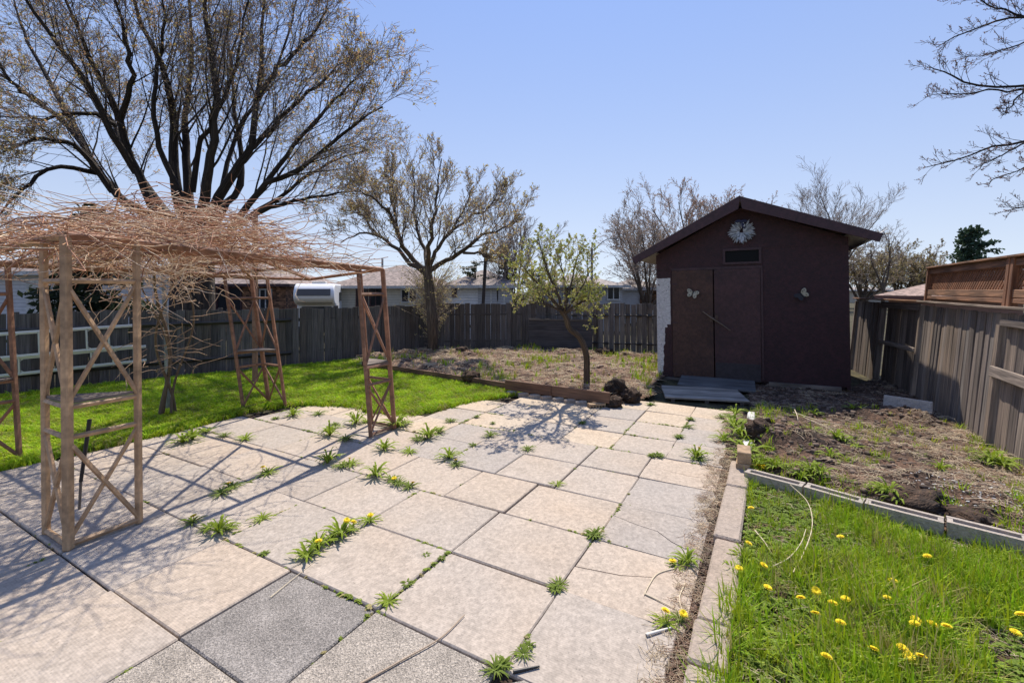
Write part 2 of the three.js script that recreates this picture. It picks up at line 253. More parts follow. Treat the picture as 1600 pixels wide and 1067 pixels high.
const patioPoly = [[-1.2, -6.25], [1.6, -6.2], [3.7, -6.2], [4.4, -6.0], [4.75, -5.2], [4.8, -4.25], [5.5, -3.9], [6.3, -3.6], [6.62, -2.4], [7.05, -1.6], [7.2, -0.25], [4.8, -0.28], [-1.2, -0.28]];
patch('patio_sand', patioPoly.map(([a, b]) => xd(a, b)), 0.08, (x, y) => -0.021 + 0.012 * ridge(x, y, 5, 1), M.soilDark);

// ---------------------------------------------------------------- patio: every slab a piece of its own
const jointLines = [];
{
  const patio = new THREE.Group(); patio.name = 'patio'; patio.userData = { kind: 'structure' }; scene.add(patio);
  const rows = [ // from a, to a, joints across (b)
    [-1.29, -0.68, [-6.29, -5.53, -4.77, -4.01, -3.25, -2.49, -1.80, -1.04, -0.38]],
    [-0.68, -0.07, [-6.29, -5.53, -4.77, -4.01, -3.25, -2.49, -1.80, -1.04, -0.38]],
    [-0.07, 0.545, [-6.29, -5.53, -4.77, -4.01, -3.25, -2.50, -1.80, -1.04, -0.38]],
    [0.545, 1.158, [-6.29, -5.53, -4.77, -4.01, -3.245, -2.505, -1.79, -1.05, -0.38]],
    [1.158, 1.771, [-6.27, -5.53, -4.77, -4.0, -3.235, -2.52, -1.82, -1.06, -0.37]],
    [1.771, 2.402, [-6.2, -5.52, -4.76, -4.0, -3.25, -2.545, -1.81, -1.03, -0.38]],
    [2.402, 3.02, [-6.2, -5.54, -4.78, -4.03, -3.27, -2.575, -1.80, -1.04, -0.36]],
    [3.02, 3.62, [-6.2, -5.37, -4.61, -3.86, -3.1, -2.34, -1.76, -1.02, -0.37]],
    [3.62, 4.21, [-5.95, -5.37, -4.6, -4.02, -3.42, -2.80, -2.21, -1.61, -1.02, -0.38]],
    [4.21, 4.80, [-5.9, -5.2, -4.6, -4.02, -3.42, -2.80, -2.21, -1.61, -1.03, -0.38]],
    [4.80, 5.37, [-4.02, -3.43, -2.68, -2.08, -1.48, -0.90, -0.37]],
    [5.37, 5.97, [-4.0, -3.42, -2.68, -2.09, -1.49, -0.90, -0.40]],
    [5.97, 6.55, [-3.42, -2.72, -2.10, -1.50, -0.90, -0.36]],
    [6.55, 7.12, [-2.0, -1.50, -0.91, -0.34]],
  ];
  const baseSlab = (w, l, h, k) => { const g = chamfer(w, h, l, 0.007, 'z', k * 1.37, k * 0.71); return g; };
  const geos = []; const R0 = rngOf(51);
  const out = [[-1.3, -6.32], [1.9, -6.25], [3.9, -6.2], [4.4, -6.0], [4.62, -5.3], [4.85, -4.3], [5.4, -4.0], [6.3, -3.65], [6.7, -2.2], [7.25, -1.7], [7.25, -0.2], [-1.3, -0.2]];
  let n = 0; jointLines.length = 0;
  const special = { '4,5': ['agg', 0], '5,6': ['tone', 1], '4,6': ['agg', 1], '3,6': ['agg', 1], '3,5': ['agg', 1], '4,7': ['agg', 2], '5,7': ['tone', 2], '7,5': ['tone', 3], '7,6': ['tone', 3], '8,9': ['tone', 4], '6,7': ['tone', 3], '7,7': ['tone', 4], '8,8': ['tone', 4] };
  rows.forEach(([a0, a1, js], r) => {
    for (let k = 0; k < js.length - 1; k++) {
      const b0 = js[k], b1 = js[k + 1], ca = (a0 + a1) / 2, cb = (b0 + b1) / 2;
      if (!inPoly(out, ca, cb)) continue;
      jointLines.push([a1, b0, a1, b1], [a0, b0, a1, b0]);
      const gap = 0.006 + 0.005 * R0(), w = b1 - b0 - gap, l = a1 - a0 - gap, h = 0.045;
      let m = M.slabs[Math.floor(R0() * M.slabs.length)];
      if (r >= 9 && k < 4 && R0() < 0.75) m = M.slabPale;
      const sp = special[`${r},${k}`]; if (sp) m = sp[0] === 'agg' ? M.slabAgg[sp[1]] : M.slabs[sp[1]];
      let geo;
      const last = k === js.length - 2;
      if (last || R0() < 0.08) {                // worn or broken outline
        const pts = [], S = 5, jag = last ? 0.04 : 0.012, cut = 0;
        const side = (x0, z0, x1, z1, j) => { for (let q = 0; q < S; q++) { const t = q / S; const nx = (z1 - z0), nz = -(x1 - x0), L = Math.hypot(nx, nz), o = q ? j * (R0() - 0.5) * 1.6 : 0; pts.push(new THREE.Vector2(x0 + (x1 - x0) * t + nx / L * o, z0 + (z1 - z0) * t + nz / L * o)); } };
        side(-w / 2, -l / 2, w / 2, -l / 2, 0.008); side(w / 2 - (last ? rr(0, 0.06) : cut), -l / 2, w / 2 - (last ? rr(0, 0.07) : cut), l / 2, jag); side(w / 2 - cut * 2, l / 2, -w / 2, l / 2, 0.008); side(-w / 2, l / 2, -w / 2, -l / 2, 0.006);
        if (r === 4 && k === 7) { pts.length = 0; for (const [x, z] of [[-w / 2 + 0.13, -l / 2], [w / 2 - 0.03, -l / 2], [w / 2 - 0.05, -0.1], [w / 2 - 0.02, 0.1], [w / 2 - 0.06, l / 2], [-w / 2, l / 2], [-w / 2 + 0.01, 0.02], [-w / 2 + 0.02, -0.10], [-w / 2 + 0.05, -0.17], [-w / 2 + 0.06, -0.24]]) pts.push(new THREE.Vector2(x, z)); }
        geo = new THREE.ExtrudeGeometry(new THREE.Shape(pts), { depth: h - 0.012, bevelEnabled: true, bevelThickness: 0.006, bevelSize: 0.005, bevelSegments: 1 });
        geo.rotateX(Math.PI / 2); geo.translate(0, h / 2 - 0.006, 0); geo = boxUV(geo.toNonIndexed ? geo : geo, 'z', r * 0.61, k * 0.83); geo.computeVertexNormals();
      } else geo = baseSlab(w, l, h, (r * 7 + k) % 11);
      const crack = { '7,7': [[-0.5, -0.12], [-0.2, -0.03], [0.02, 0.0], [0.2, 0.16], [0.5, 0.3]], '6,7': [[-0.5, 0.1], [-0.1, 0.02], [0.15, -0.1], [0.32, -0.5]], '8,4': [[-0.5, 0.2], [-0.1, 0.05], [0.1, -0.1], [0.5, -0.15]], '9,8': [[-0.5, 0.0], [0.1, 0.1], [0.5, 0.05]] }[`${r},${k}`];
      if (crack) {                                                       // broken in two along an uneven line
        const c = crack.map(([x, z]) => [x * w, z * l]), endTop = c[c.length - 1][1] <= -l / 2 + 1e-6;
        const upper = endTop ? [[-w / 2, -l / 2], ...[...c].reverse()] : [[-w / 2, -l / 2], [w / 2, -l / 2], ...[...c].reverse()], lower = endTop ? [...c, [w / 2, -l / 2], [w / 2, l / 2], [-w / 2, l / 2]] : [...c, [w / 2, l / 2], [-w / 2, l / 2]];
        [upper, lower].forEach((poly, side) => { const pg = new THREE.ExtrudeGeometry(new THREE.Shape(poly.map(([x, z]) => new THREE.Vector2(x, z + (side ? 0.008 : -0.008)))), { depth: h - 0.012, bevelEnabled: true, bevelThickness: 0.006, bevelSize: 0.001, bevelSegments: 1 }); pg.rotateX(Math.PI / 2); pg.translate(0, h / 2 - 0.006, 0); const pm = mesh('paving_slab_' + String(++n).padStart(3, '0'), boxUV(pg, 'z', r * 0.61, k * 0.83), m, patio); pm.geometry.computeVertexNormals(); pm.position.copy(W(ca, cb, -h / 2 + (side ? 0.002 : -0.003))); pm.rotation.set(side ? 0.008 : -0.006, -TH + (side ? 0.006 : -0.004), 0); });
        n++; continue;
      }
      const o = mesh('paving_slab' + (n ? '_' + String(n).padStart(3, '0') : ''), geo, m, patio); n++;
      const p = W(ca, cb, -h / 2 + (R0() - 0.5) * 0.010 + (a0 < 1.1 && cb < -3.2 ? -0.006 : 0)); o.position.copy(p);
      o.rotation.set((R0() - 0.5) * 0.014, -TH + (R0() - 0.5) * 0.012, (R0() - 0.5) * 0.014);
    }
  });
}
// kerb along the side lawn
{
  const kerb = new THREE.Group(); kerb.name = 'kerb'; kerb.userData = { kind: 'structure' }; scene.add(kerb);
  let a = 0.3; [0.92, 0.94, 0.31, 0.88, 0.92, 0.62].forEach((L, i) => {
    const o = mesh('kerb_stone' + (i ? `_00${i}` : ''), chamfer(0.165, 0.14, L - 0.012, 0.012, 'z', i * 0.7, i), M.concrete[1], kerb);
    o.position.copy(W(a + L / 2, -0.235 + (i % 2) * 0.008, -0.022 + 0.006 * (i % 3))); o.rotation.set(rr(-0.01, 0.01), -TH + rr(-0.012, 0.012), rr(-0.02, 0.02)); a += L;
  });
}
// ---------------------------------------------------------------- back fence: one board after another
function alongLine(line, step, fn) { let carry = 0, k = 0; for (let i = 0; i < line.length - 1; i++) { const [ax, ad] = line[i], [bx_, bd] = line[i + 1], L = Math.hypot(bx_ - ax, bd - ad), turn = Math.atan2(-(-bd + ad), bx_ - ax); let t = carry; for (; t < L; t += step) fn(ax + (bx_ - ax) * t / L, ad + (bd - ad) * t / L, turn, k++, i, t / L); carry = t - L; } }
const yg = (x, d) => -0.06;
{
  const f = thing('board_fence', 'weathered grey wooden board fence along the back of the yard', 'fence');
  const geos = Array.from({ length: 6 }, (_, i) => { const w = 0.136 + 0.003 * (i % 3); const g = chamfer(w, 1, 0.02, 0.003, 'y', i * 0.31, i * 0.77, true); return g; });
  alongLine(fenceLine, 0.142, (x, d, turn, k, seg) => {
    const alt = seg === 4 && x > 1.6;                                     // boards on alternate sides near the shed
    const o = mesh('board', geos[Math.floor(R() * 6)], M.fenceAlt[0] && alt ? M.fenceAlt[k % 3] : M.fence[alt ? 1 : Math.floor(R() * 5)], f);
    const H = (seg === 0 ? 1.40 : 1.36) + rr(-0.025, 0.025) + (seg >= 3 ? 0.04 : 0) - (R() < 0.06 ? 0.06 : 0);
    const nrm = [Math.sin(turn), Math.cos(turn)], off = alt && k % 2 ? -0.07 : (k % 2 ? 0.004 : -0.004) + rr(-0.003, 0.003);
    o.position.set(x + nrm[0] * off, -0.08 + (alt ? rr(0, 0.03) : 0), -d + nrm[1] * off); o.rotation.set(rr(-0.012, 0.012), turn + rr(-0.05, 0.05), rr(-0.007, 0.007)); o.scale.set(alt ? 0.93 : 1, H, 1);
  });
  for (let i = 0; i < fenceLine.length - 1; i++) for (const y of [0.28, 1.02]) {
    const [ax, ad] = fenceLine[i], [bx_, bd] = fenceLine[i + 1], q = V(ax, y, -ad), p = V(bx_, y, -bd), n = p.clone().sub(q).cross(V(0, 1, 0)).normalize().multiplyScalar(i === 0 || i === 1 ? 0.035 : -0.035);
    mesh('rail', beam(q.add(n), p.add(n), 0.04, 0.085), M.fence[2], f);
  }
  alongLine(fenceLine, 2.4, (x, d, turn) => { const o = mesh('post', chamfer(0.09, 1.42, 0.09, 0.006, 'y', x, d, true), M.fence[4], f); o.position.set(x - Math.sin(turn) * 0.1, -0.1, -d - Math.cos(turn) * 0.1); o.rotation.y = turn; });
}
{ // plywood sheet leaning on it
  const g = thing('plywood_sheet', 'dark weathered plywood sheet leaning on the back fence', 'plywood', V(1.29, -0.03, -12.28), Math.atan2(-(-12.7 + 12.5), 1) * 0 - 0.16);
  const o = mesh('sheet', chamfer(1.72, 0.92, 0.018, 0.003, 'x', 0.4, 0.2, true), wood(.13, .115, .115), g); o.rotation.x = -0.12;
  const e = mesh('batten', chamfer(1.72, 0.05, 0.03, 0.004, 'x', 0.1, 0.6, true), M.fence[0], g); e.position.set(0, 0.9, -0.10);
}
// ---------------------------------------------------------------- right fence with a lattice top
{
  const f = thing('side_fence', 'brown grey privacy fence beside the vegetable bed, with lattice along its top', 'fence');
  const lean = 0.085, Ht = 1.5;
  const place = (o, x, y, d, turn) => { o.position.set(x, y, -d); o.rotation.order = 'YXZ'; o.rotation.y = turn; o.rotation.x = lean; };
  const geos = Array.from({ length: 6 }, (_, i) => chamfer(0.130 + 0.004 * (i % 2), 1, 0.02, 0.006, 'y', i * 0.37, i * 0.57, true));
  const panels = fenceR.slice(0, -1).map((p, i) => [p, fenceR[i + 1]]);
  panels.forEach(([[ax, ad], [bx_, bd]], i) => {
    const L = Math.hypot(bx_ - ax, bd - ad), ux = (bx_ - ax) / L, ud = (bd - ad) / L, turn = Math.atan2(ud, ux);   // board faces look back into the yard
    const n = Math.round((L - 0.1) / 0.142), back = i === 1 ? 0.06 : 0;
    const out = [Math.sin(turn) * -1, Math.cos(turn)];
    for (let k = 0; k < n; k++) {
      const t = 0.1 + (L - 0.12) * (k + 0.5) / n, x = ax + ux * t, d = ad + ud * t;
      const o = mesh('board', geos[Math.floor(R() * 6)], M.fenceR[Math.floor(R() * 6)], f);
      const jz = back + rr(-0.006, 0.006); place(o, x - Math.sin(turn) * jz, -0.08, d + Math.cos(turn) * jz, turn + rr(-0.07, 0.07)); o.rotation.x = -lean + rr(-0.006, 0.006); o.rotation.z = rr(-0.006, 0.006); o.scale.y = Ht + 0.04 + rr(-0.008, 0.008);
    }
    const rail = (y, h, t0, t1, depth, m) => { const z = depth; const o = mesh('rail', chamfer((t1 - t0) * L, h, 0.04, 0.005, 'x', i, y), m, f); const t = (t0 + t1) / 2 * L; o.rotation.order = 'YXZ'; const off = z - y * Math.tan(lean); o.position.set(ax + ux * t + Math.sin(turn) * off, y, -(ad + ud * t) + Math.cos(turn) * off); o.rotation.set(-lean, turn, 0); return o; };
    if (i === 1) { rail(0.72, 0.07, 0.04, 0.96, 0.02, M.fenceR[2]); rail(1.42, 0.12, 0.03, 0.97, 0.02, M.fenceR[3]); }
    if (i === 3) { rail(0.84, 0.11, 0.0, 0.9, 0.05, M.fenceR[2]); rail(1.36, 0.07, 0.05, 0.9, 0.04, M.fenceR[3]); }
    rail(Ht + 0.015, 0.03, -0.005, 1.0, 0.03, i < 2 ? M.cedar[1] : M.postR).scale.z = 3.2;
    if (i >= 2) {                                                        // lattice top: rails, posts, crossed laths
      const t0 = 0.005, t1 = 0.995, zb = -0.03;
      rail(1.585, 0.05, t0, t1, zb, M.cedar[0]); rail(1.66, 0.085, t0, t1, zb, M.cedar[1]); rail(1.985, 0.075, t0, t1, zb, M.cedar[0]);
      const cap = rail(2.05, 0.028, 0, 1, zb, M.cedar[1]); cap.scale.z = 3;
      for (const t of i === 2 ? [0.012, 0.985] : [0.03, 0.97]) { const o = mesh('lattice_post', chamfer(0.07, 0.53, 0.075, 0.006, 'y', t, i, true), M.cedar[2], f); const y = 1.515, off = zb - y * Math.tan(lean); o.rotation.order = 'YXZ'; o.position.set(ax + ux * t * L + Math.sin(turn) * off, y, -(ad + ud * t * L) + Math.cos(turn) * off); o.rotation.set(-lean, turn, 0); }
      const laths = [], y0 = 1.70, y1 = 1.95, hh = y1 - y0;
      for (const dir of [-1, 1]) for (let s = -hh; s < L * (t1 - t0); s += 0.074) {
        const clip = (sx) => clamp(sx, 0.04, L * (t1 - t0) - 0.04);
        const xa = clip(s), xb = clip(s + hh), f0 = (xa - s) / hh, f1 = (xb - s) / hh; if (xb - xa < 0.02) continue;
        const ya = dir > 0 ? y0 + f0 * hh : y1 - f0 * hh, yb = dir > 0 ? y0 + f1 * hh : y1 - f1 * hh;
        laths.push(beam(V(xa, ya - 1.8, dir * 0.004 ), V(xb, yb - 1.8, dir * 0.004), 0.034, 0.007));
      }
      const o = mesh('lattice', mergeGeometries(laths), M.cedar[2], f); o.userData.kind = 'stuff'; const off = zb - 0.02 - 1.8 * Math.tan(lean); o.rotation.order = 'YXZ';
      o.position.set(ax + ux * L * t0 + Math.sin(turn) * off, 1.8, -(ad + ud * L * t0) + Math.cos(turn) * off); o.rotation.set(-lean, turn, 0);
    }
  });
  fenceR.forEach(([x, d], i) => { const o = mesh('post', chamfer(0.1, Ht + 0.06, 0.1, 0.007, 'y', i, i * 0.4, true), i === 1 ? M.fenceR[1] : M.postR, f); const turn = Math.atan2(-2.53, -1.42); place(o, x, -0.1, d, turn); o.rotation.x = -lean; });
}
// ---------------------------------------------------------------- shed
const shedP = V(2.893, -0.02, -9.084);
const shedPoint = (s, y, z) => { const v = V(s, y, z); v.applyEuler(new THREE.Euler(0, -TH, 0.014)); return v.add(shedP); };
{
  const s = thing('garden_shed', 'dark brown gabled garden shed with double doors and a bare white corner', 'shed', shedP); s.rotation.set(0, -TH, 0.014);
  const paint = tex(1024, (u, v) => {
    const x = u * 3.4, y = v * 3.4, w = 0.02 * (vf(u, v, 40, 40, 3, 5) - 0.5) * 2, fib = vf(u, v, 130, 260, 2, 9);
    let white = x < 0.262 + w * 0.3 && y < 1.945 + w * 0.6 && (y > 1.04 + w || x < (y > 0.98 ? 0.19 : 0.105 + 0.055 * (y - 0.1)) + w * 1.1);
    if (white && vf(u, v, 90, 90, 3, 33) > 0.80) white = false;
    const k = 0.8 + 0.35 * (vf(u, v, 60, 60, 3, 3) - 0.5) + 0.3 * (fib - 0.5), st = vf(u, v, 7, 3, 4, 44);
    const fleck = vn(u, v, 300, 300, 99) > 0.985 ? 0.16 : 0;
    if (white) { const g = 0.78 + 0.22 * (fib - 0.5) + 0.12 * (st - 0.5); return [g, g * 0.985, g * 0.97]; }
    const b = k * (0.9 + 0.25 * (st - 0.5)); return [0.29 * b + fleck, 0.15 * b + fleck, 0.168 * b + fleck];
  }, 0); paint.repeat.set(1 / 3.4, 1 / 3.4);
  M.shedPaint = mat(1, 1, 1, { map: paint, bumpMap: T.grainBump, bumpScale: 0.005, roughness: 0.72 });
  const panel = (name, pts, z, depth, m, holes) => { const sp = new THREE.Shape(pts.map(p => new THREE.Vector2(...p))); if (holes) sp.holes.push(new THREE.Path(holes.map(p => new THREE.Vector2(...p)))); const g = new THREE.ExtrudeGeometry(sp, { depth, bevelEnabled: false }); g.translate(0, 0, z); const gg = g; const o = mesh(name, gg, m, s); return o; };
  const eL = 2.40, eR = 2.55, pk = 3.195, W0 = 3.11;
  panel('wall_panel', [[0, 0.02], [0.292, 0.02], [0.292, 2.105], [0, 2.105]], -0.02, 0.02, M.shedPaint);
  panel('wall_panel', [[1.845, 0.06], [W0, 0.06], [W0, 2.47], [1.845, 2.47]], -0.026, 0.02, M.shedPaint);
  panel('gable_panel', [[0, 2.11], [1.843, 2.11], [1.843, 2.447], [W0, 2.447], [W0, eR], [1.518, pk], [0, eL]], -0.016, 0.02, M.shedPaint, [[1.25, 2.21], [1.25, 2.42], [1.80, 2.42], [1.80, 2.21]]);
  mesh('header_board', bx(1.56, 0.045, 0.03, 1.07, 2.11, 0.012, 'x'), M.trim, s);
  mesh('batten', bx(0.035, 2.02, 0.016, 1.838, 1.08, 0.008), M.trim, s);
  // window over the doors
  const win = mesh('window', mergeGeometries([bx(0.63, 0.04, 0.03, 1.525, 2.44, 0.014, 'x'), bx(0.63, 0.04, 0.03, 1.525, 2.19, 0.014, 'x'), bx(0.04, 0.21, 0.028, 1.23, 2.315, 0.014), bx(0.04, 0.21, 0.028, 1.82, 2.315, 0.014)]), M.trim, s);
  mesh('pane', bx(0.55, 0.21, 0.006, 1.525, 2.315, -0.012), new THREE.MeshPhysicalMaterial({ color: lin(.006, .006, .007), roughness: 0.35, specularIntensity: 0.2 }), win);
  const door = (x0, x1, y0, y1, m, sign) => {
    const d = mesh('door', chamfer(x1 - x0, y1 - y0, 0.028, 0.004, 'y', x0, y0), m, s); d.position.set((x0 + x1) / 2, (y0 + y1) / 2, 0.012);
    for (const y of [0.25, 1.05, 1.8]) { const h = mesh('hinge', bx(0.09, 0.035, 0.006, sign * ((x1 - x0) / 2 - 0.045), y - (y1 - y0) / 2, 0.018), M.trim, d); }
    return d;
  };
  door(0.30, 1.034, 0.03, 2.085, M.door, -1);
  const rd = door(1.052, 1.815, 0.04, 2.085, M.door2, 1);
  mesh('kick_plate', bx(0.74, 0.31, 0.006, 0, -0.86, 0.018), M.kick, rd);
  mesh('sill', bx(1.05, 0.07, 0.06, 2.45, 0.03, 0.05, 'x'), wood(.42, .36, .30), s);
  mesh('sill', bx(0.5, 0.05, 0.05, 0.3, -0.01, 0.02, 'x'), wood(.30, .26, .22), s);
  mesh('handle', mergeGeometries([bx(0.05, 0.12, 0.012, 1.0, 1.17, 0.033), bx(0.05, 0.12, 0.012, 1.09, 1.17, 0.033), bx(0.14, 0.018, 0.02, 1.045, 1.18, 0.052)]), mat(.12, .08, .06, { metalness: 0.4 }), s);
  // side and back walls, floor, roof
  const D = 3.2;
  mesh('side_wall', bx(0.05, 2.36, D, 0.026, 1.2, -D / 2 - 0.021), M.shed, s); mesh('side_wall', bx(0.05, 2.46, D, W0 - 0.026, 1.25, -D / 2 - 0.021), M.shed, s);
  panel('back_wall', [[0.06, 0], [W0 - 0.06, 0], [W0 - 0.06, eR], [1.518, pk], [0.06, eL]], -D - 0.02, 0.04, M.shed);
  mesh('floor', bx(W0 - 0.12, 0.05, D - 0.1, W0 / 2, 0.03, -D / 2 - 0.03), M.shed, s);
  const roofSide = (x0, y0, x1, y1) => { // from ridge to eave
    const L = Math.hypot(x1 - x0, y1 - y0), a = Math.atan2(y1 - y0, x1 - x0);
    const put = (name, w, h, d, along, up, z, m, par = s) => { const o = mesh(name, bx(w, h, d, 0, 0, 0, 'z'), m, par); o.position.set(x0 + Math.cos(a) * along - Math.sin(a) * up * Math.sign(x1 - x0) * 1, y0 + Math.sin(a) * along + Math.abs(Math.cos(a)) * up, z); o.rotation.z = a; return o; };
    const up = Math.sign(Math.cos(a));
    put('roof', L + 0.09, 0.05, D + 0.56, L / 2 - 0.035, 0.075, -D / 2 + 0.0, M.roof[1]);
    put('soffit', 0.34, 0.012, D + 0.5, L - 0.19, 0.03, -D / 2, M.white);
    const fsh = new THREE.Shape(); const f = Math.sign(x1 - x0);
    fsh.moveTo(f > 0 ? -0.085 : -0.12, 0.215); fsh.lineTo(L + 0.02, 0.215 - 0.01); fsh.lineTo(L + 0.02, 0.075); fsh.lineTo(f > 0 ? 0.03 : 0.02, 0.02); fsh.closePath();
    const fg = new THREE.ExtrudeGeometry(fsh, { depth: 0.032, bevelEnabled: true, bevelThickness: 0.003, bevelSize: 0.003, bevelSegments: 1 });
    const fo = mesh('fascia', boxUV(fg, 'x'), M.trim, s); fo.position.set(x0, y0 - 0.085, f > 0 ? 0.26 : 0.256); fo.rotation.z = f > 0 ? a : Math.PI - a; if (f < 0) { fo.rotation.z = 0; fo.scale.x = -1; fo.rotation.z = a - Math.PI; }
  };
  roofSide(1.518, pk + 0.02, 3.42, 2.45); roofSide(1.518, pk + 0.02, -0.30, 2.27);
  const flap = mesh('drip_sheet', bx(0.34, 0.008, D + 0.45, 0, 0, 0, 'z'), M.white, s); flap.position.set(3.46, 2.54, -D / 2 + 0.0); flap.rotation.z = 0.62;
  // rough shingle edge
  const shs = new MB(); for (let i = 0; i < 26; i++) { const t = i / 26; }
}
{ // things fixed to the shed front
  const put = (o, s_, y, z, rz = 0) => { o.position.copy(shedPoint(s_, y, z)); o.rotation.set(0, -TH, 0.014 + rz); };
  const wr = thing('wreath', 'silvery white starburst wreath hung under the shed gable', 'wreath'); put(wr, 1.529, 2.76, 0.03);
  const petals = new MB(); R = rngOf(99);
  for (let i = 0; i < 330; i++) { const a = R() * 6.283, r0 = rr(0.025, 0.13), L = rr(0.06, 0.12), c = Math.cos(a), sn = Math.sin(a), z = rr(0, 0.05); if (a > 1.0 && a < 1.9 && R() < 0.85) continue; const p = V(c * r0, sn * r0, z), q = V(c * (r0 + L), sn * (r0 + L), z + rr(0, 0.05)); const m = p.clone().lerp(q, 0.5); m.z += 0.015; const k = rr(0.16, 0.62); petals.strip([p, m, q], [0.006, 0.011, 0.002], V(-sn, c, rr(-0.5, 0.5)).normalize(), [k * 0.90, k * 0.95, k]); }
  mesh('petals', petals.geo(), M.vc, wr).userData.kind = 'stuff';
  mesh('ring', new THREE.TorusGeometry(0.11, 0.02, 8, 32).translate(0, 0, -0.005), mat(.05, .06, .1), wr);
  const bow = mesh('bow', mergeGeometries([new THREE.SphereGeometry(0.05, 12, 8).scale(1.2, 0.6, 0.5).translate(-0.045, 0.185, 0.05), new THREE.SphereGeometry(0.05, 12, 8).scale(1.2, 0.6, 0.5).translate(0.045, 0.18, 0.05), new THREE.SphereGeometry(0.035, 10, 8).scale(0.8, 1.9, 0.4).rotateZ(0.5).translate(0.03, 0.10, 0.055)]), mat(.03, .035, .08), wr);
  const butterfly = (label, s_, y, rz, half) => {
    const g = thing('butterfly_ornament', label, 'ornament', undefined, 0, 'butterflies on the shed'); put(g, s_, y, 0.032, rz);
    const wing = (sx) => { const sp = new THREE.Shape(); sp.moveTo(0, 0.0); sp.bezierCurveTo(0.02, 0.08, 0.11, 0.09, 0.115, 0.055); sp.bezierCurveTo(0.12, 0.03, 0.09, 0.01, 0.075, 0.0); sp.bezierCurveTo(0.1, -0.02, 0.09, -0.075, 0.055, -0.07); sp.bezierCurveTo(0.03, -0.065, 0.01, -0.03, 0, 0); const e = new THREE.ExtrudeGeometry(sp, { depth: 0.006, bevelEnabled: true, bevelSize: 0.003, bevelThickness: 0.002, bevelSegments: 1 }); if (sx < 0) { e.rotateY(Math.PI); e.translate(0, 0, 0.006); } e.rotateY(-sx * 0.35); return e; };
    const cm = mat(.52, .50, .40, { map: T.grain }), dm = mat(.03, .03, .035);
    for (const sx of [-1, 1]) { const w = mesh('wing', wing(sx), half && sx < 0 ? dm : cm, g); for (const [x, yy] of [[0.05, 0.045], [0.085, 0.05], [0.05, -0.035]]) mesh('spot', new THREE.CylinderGeometry(0.008, 0.008, 0.004, 10).rotateX(Math.PI / 2).translate(sx * x * 0.94, yy, 0.012 + x * 0.35), dm, w); }
    const b = new MB(); b.tube([V(0, -0.06, 0.01), V(0, -0.02, 0.016), V(0, 0.03, 0.016), V(0, 0.05, 0.012)], [0.004, 0.009, 0.009, 0.004], 7); b.tube([V(0, 0.05, 0.012), V(-0.02, 0.085, 0.014)], 0.002, 4); b.tube([V(0, 0.05, 0.012), V(0.02, 0.085, 0.014)], 0.002, 4); mesh('body', b.geo(), dm, g);
  };
  butterfly('cream butterfly ornament on the left shed door', 0.677, 1.636, -0.3, false); butterfly('butterfly ornament on the plain shed wall beside the doors', 2.444, 1.60, 0.7, true);
  const st = thing('barring_stick', 'pale stick wedged slantwise through the shed door handles', 'stick'); put(st, 1.088, 1.13, 0.066, -0.63);
  const b = new MB(); b.tube([V(-0.29, 0.004, 0), V(-0.1, -0.004, 0.002), V(0.12, 0.004, 0), V(0.29, 0, 0)], [0.008, 0.011, 0.011, 0.009], 7); mesh('shaft', b.geo(), wood(.42, .33, .25), st); 
}
{ // ramp: plank platform and a grey sheet behind it
  const p = thing('plank_platform', 'weathered grey plank platform lying in front of the shed doors', 'platform', V(3.12, -0.045, -7.50), -0.24);
  for (let i = 0; i < 6; i++) { const o = mesh('plank', chamfer(1.22, 0.032, 0.148, 0.004, 'x', i * 0.3, i * 0.2), M.ramp[i % 3], p); o.position.set(rr(-0.012, 0.012), 0.046 + rr(-0.003, 0.003), -0.4 + i * 0.152); o.rotation.y = rr(-0.006, 0.006); }
  for (const x of [-0.5, 0, 0.5]) { const o = mesh('bearer', chamfer(0.06, 0.05, 0.88, 0.004, 'z'), M.fence[2], p); o.position.set(x, 0.005, -0.01); }
  const q = thing('ramp_sheet', 'blue grey board lying between plank platform and shed doors', 'board'); q.position.copy(shedPoint(1.10, 0.0, 0.40)); q.rotation.set(0.07, -TH + 0.05, 0, 'YXZ');
  const o = mesh('sheet', chamfer(1.24, 0.03, 0.72, 0.004, 'x', 0.3, 0.1), M.sheet, q); o.position.y = 0.035; const o2 = mesh('cleat', chamfer(1.1, 0.05, 0.06, 0.004, 'x'), M.fence[2], q); o2.position.set(0, -0.005, 0.2);
}
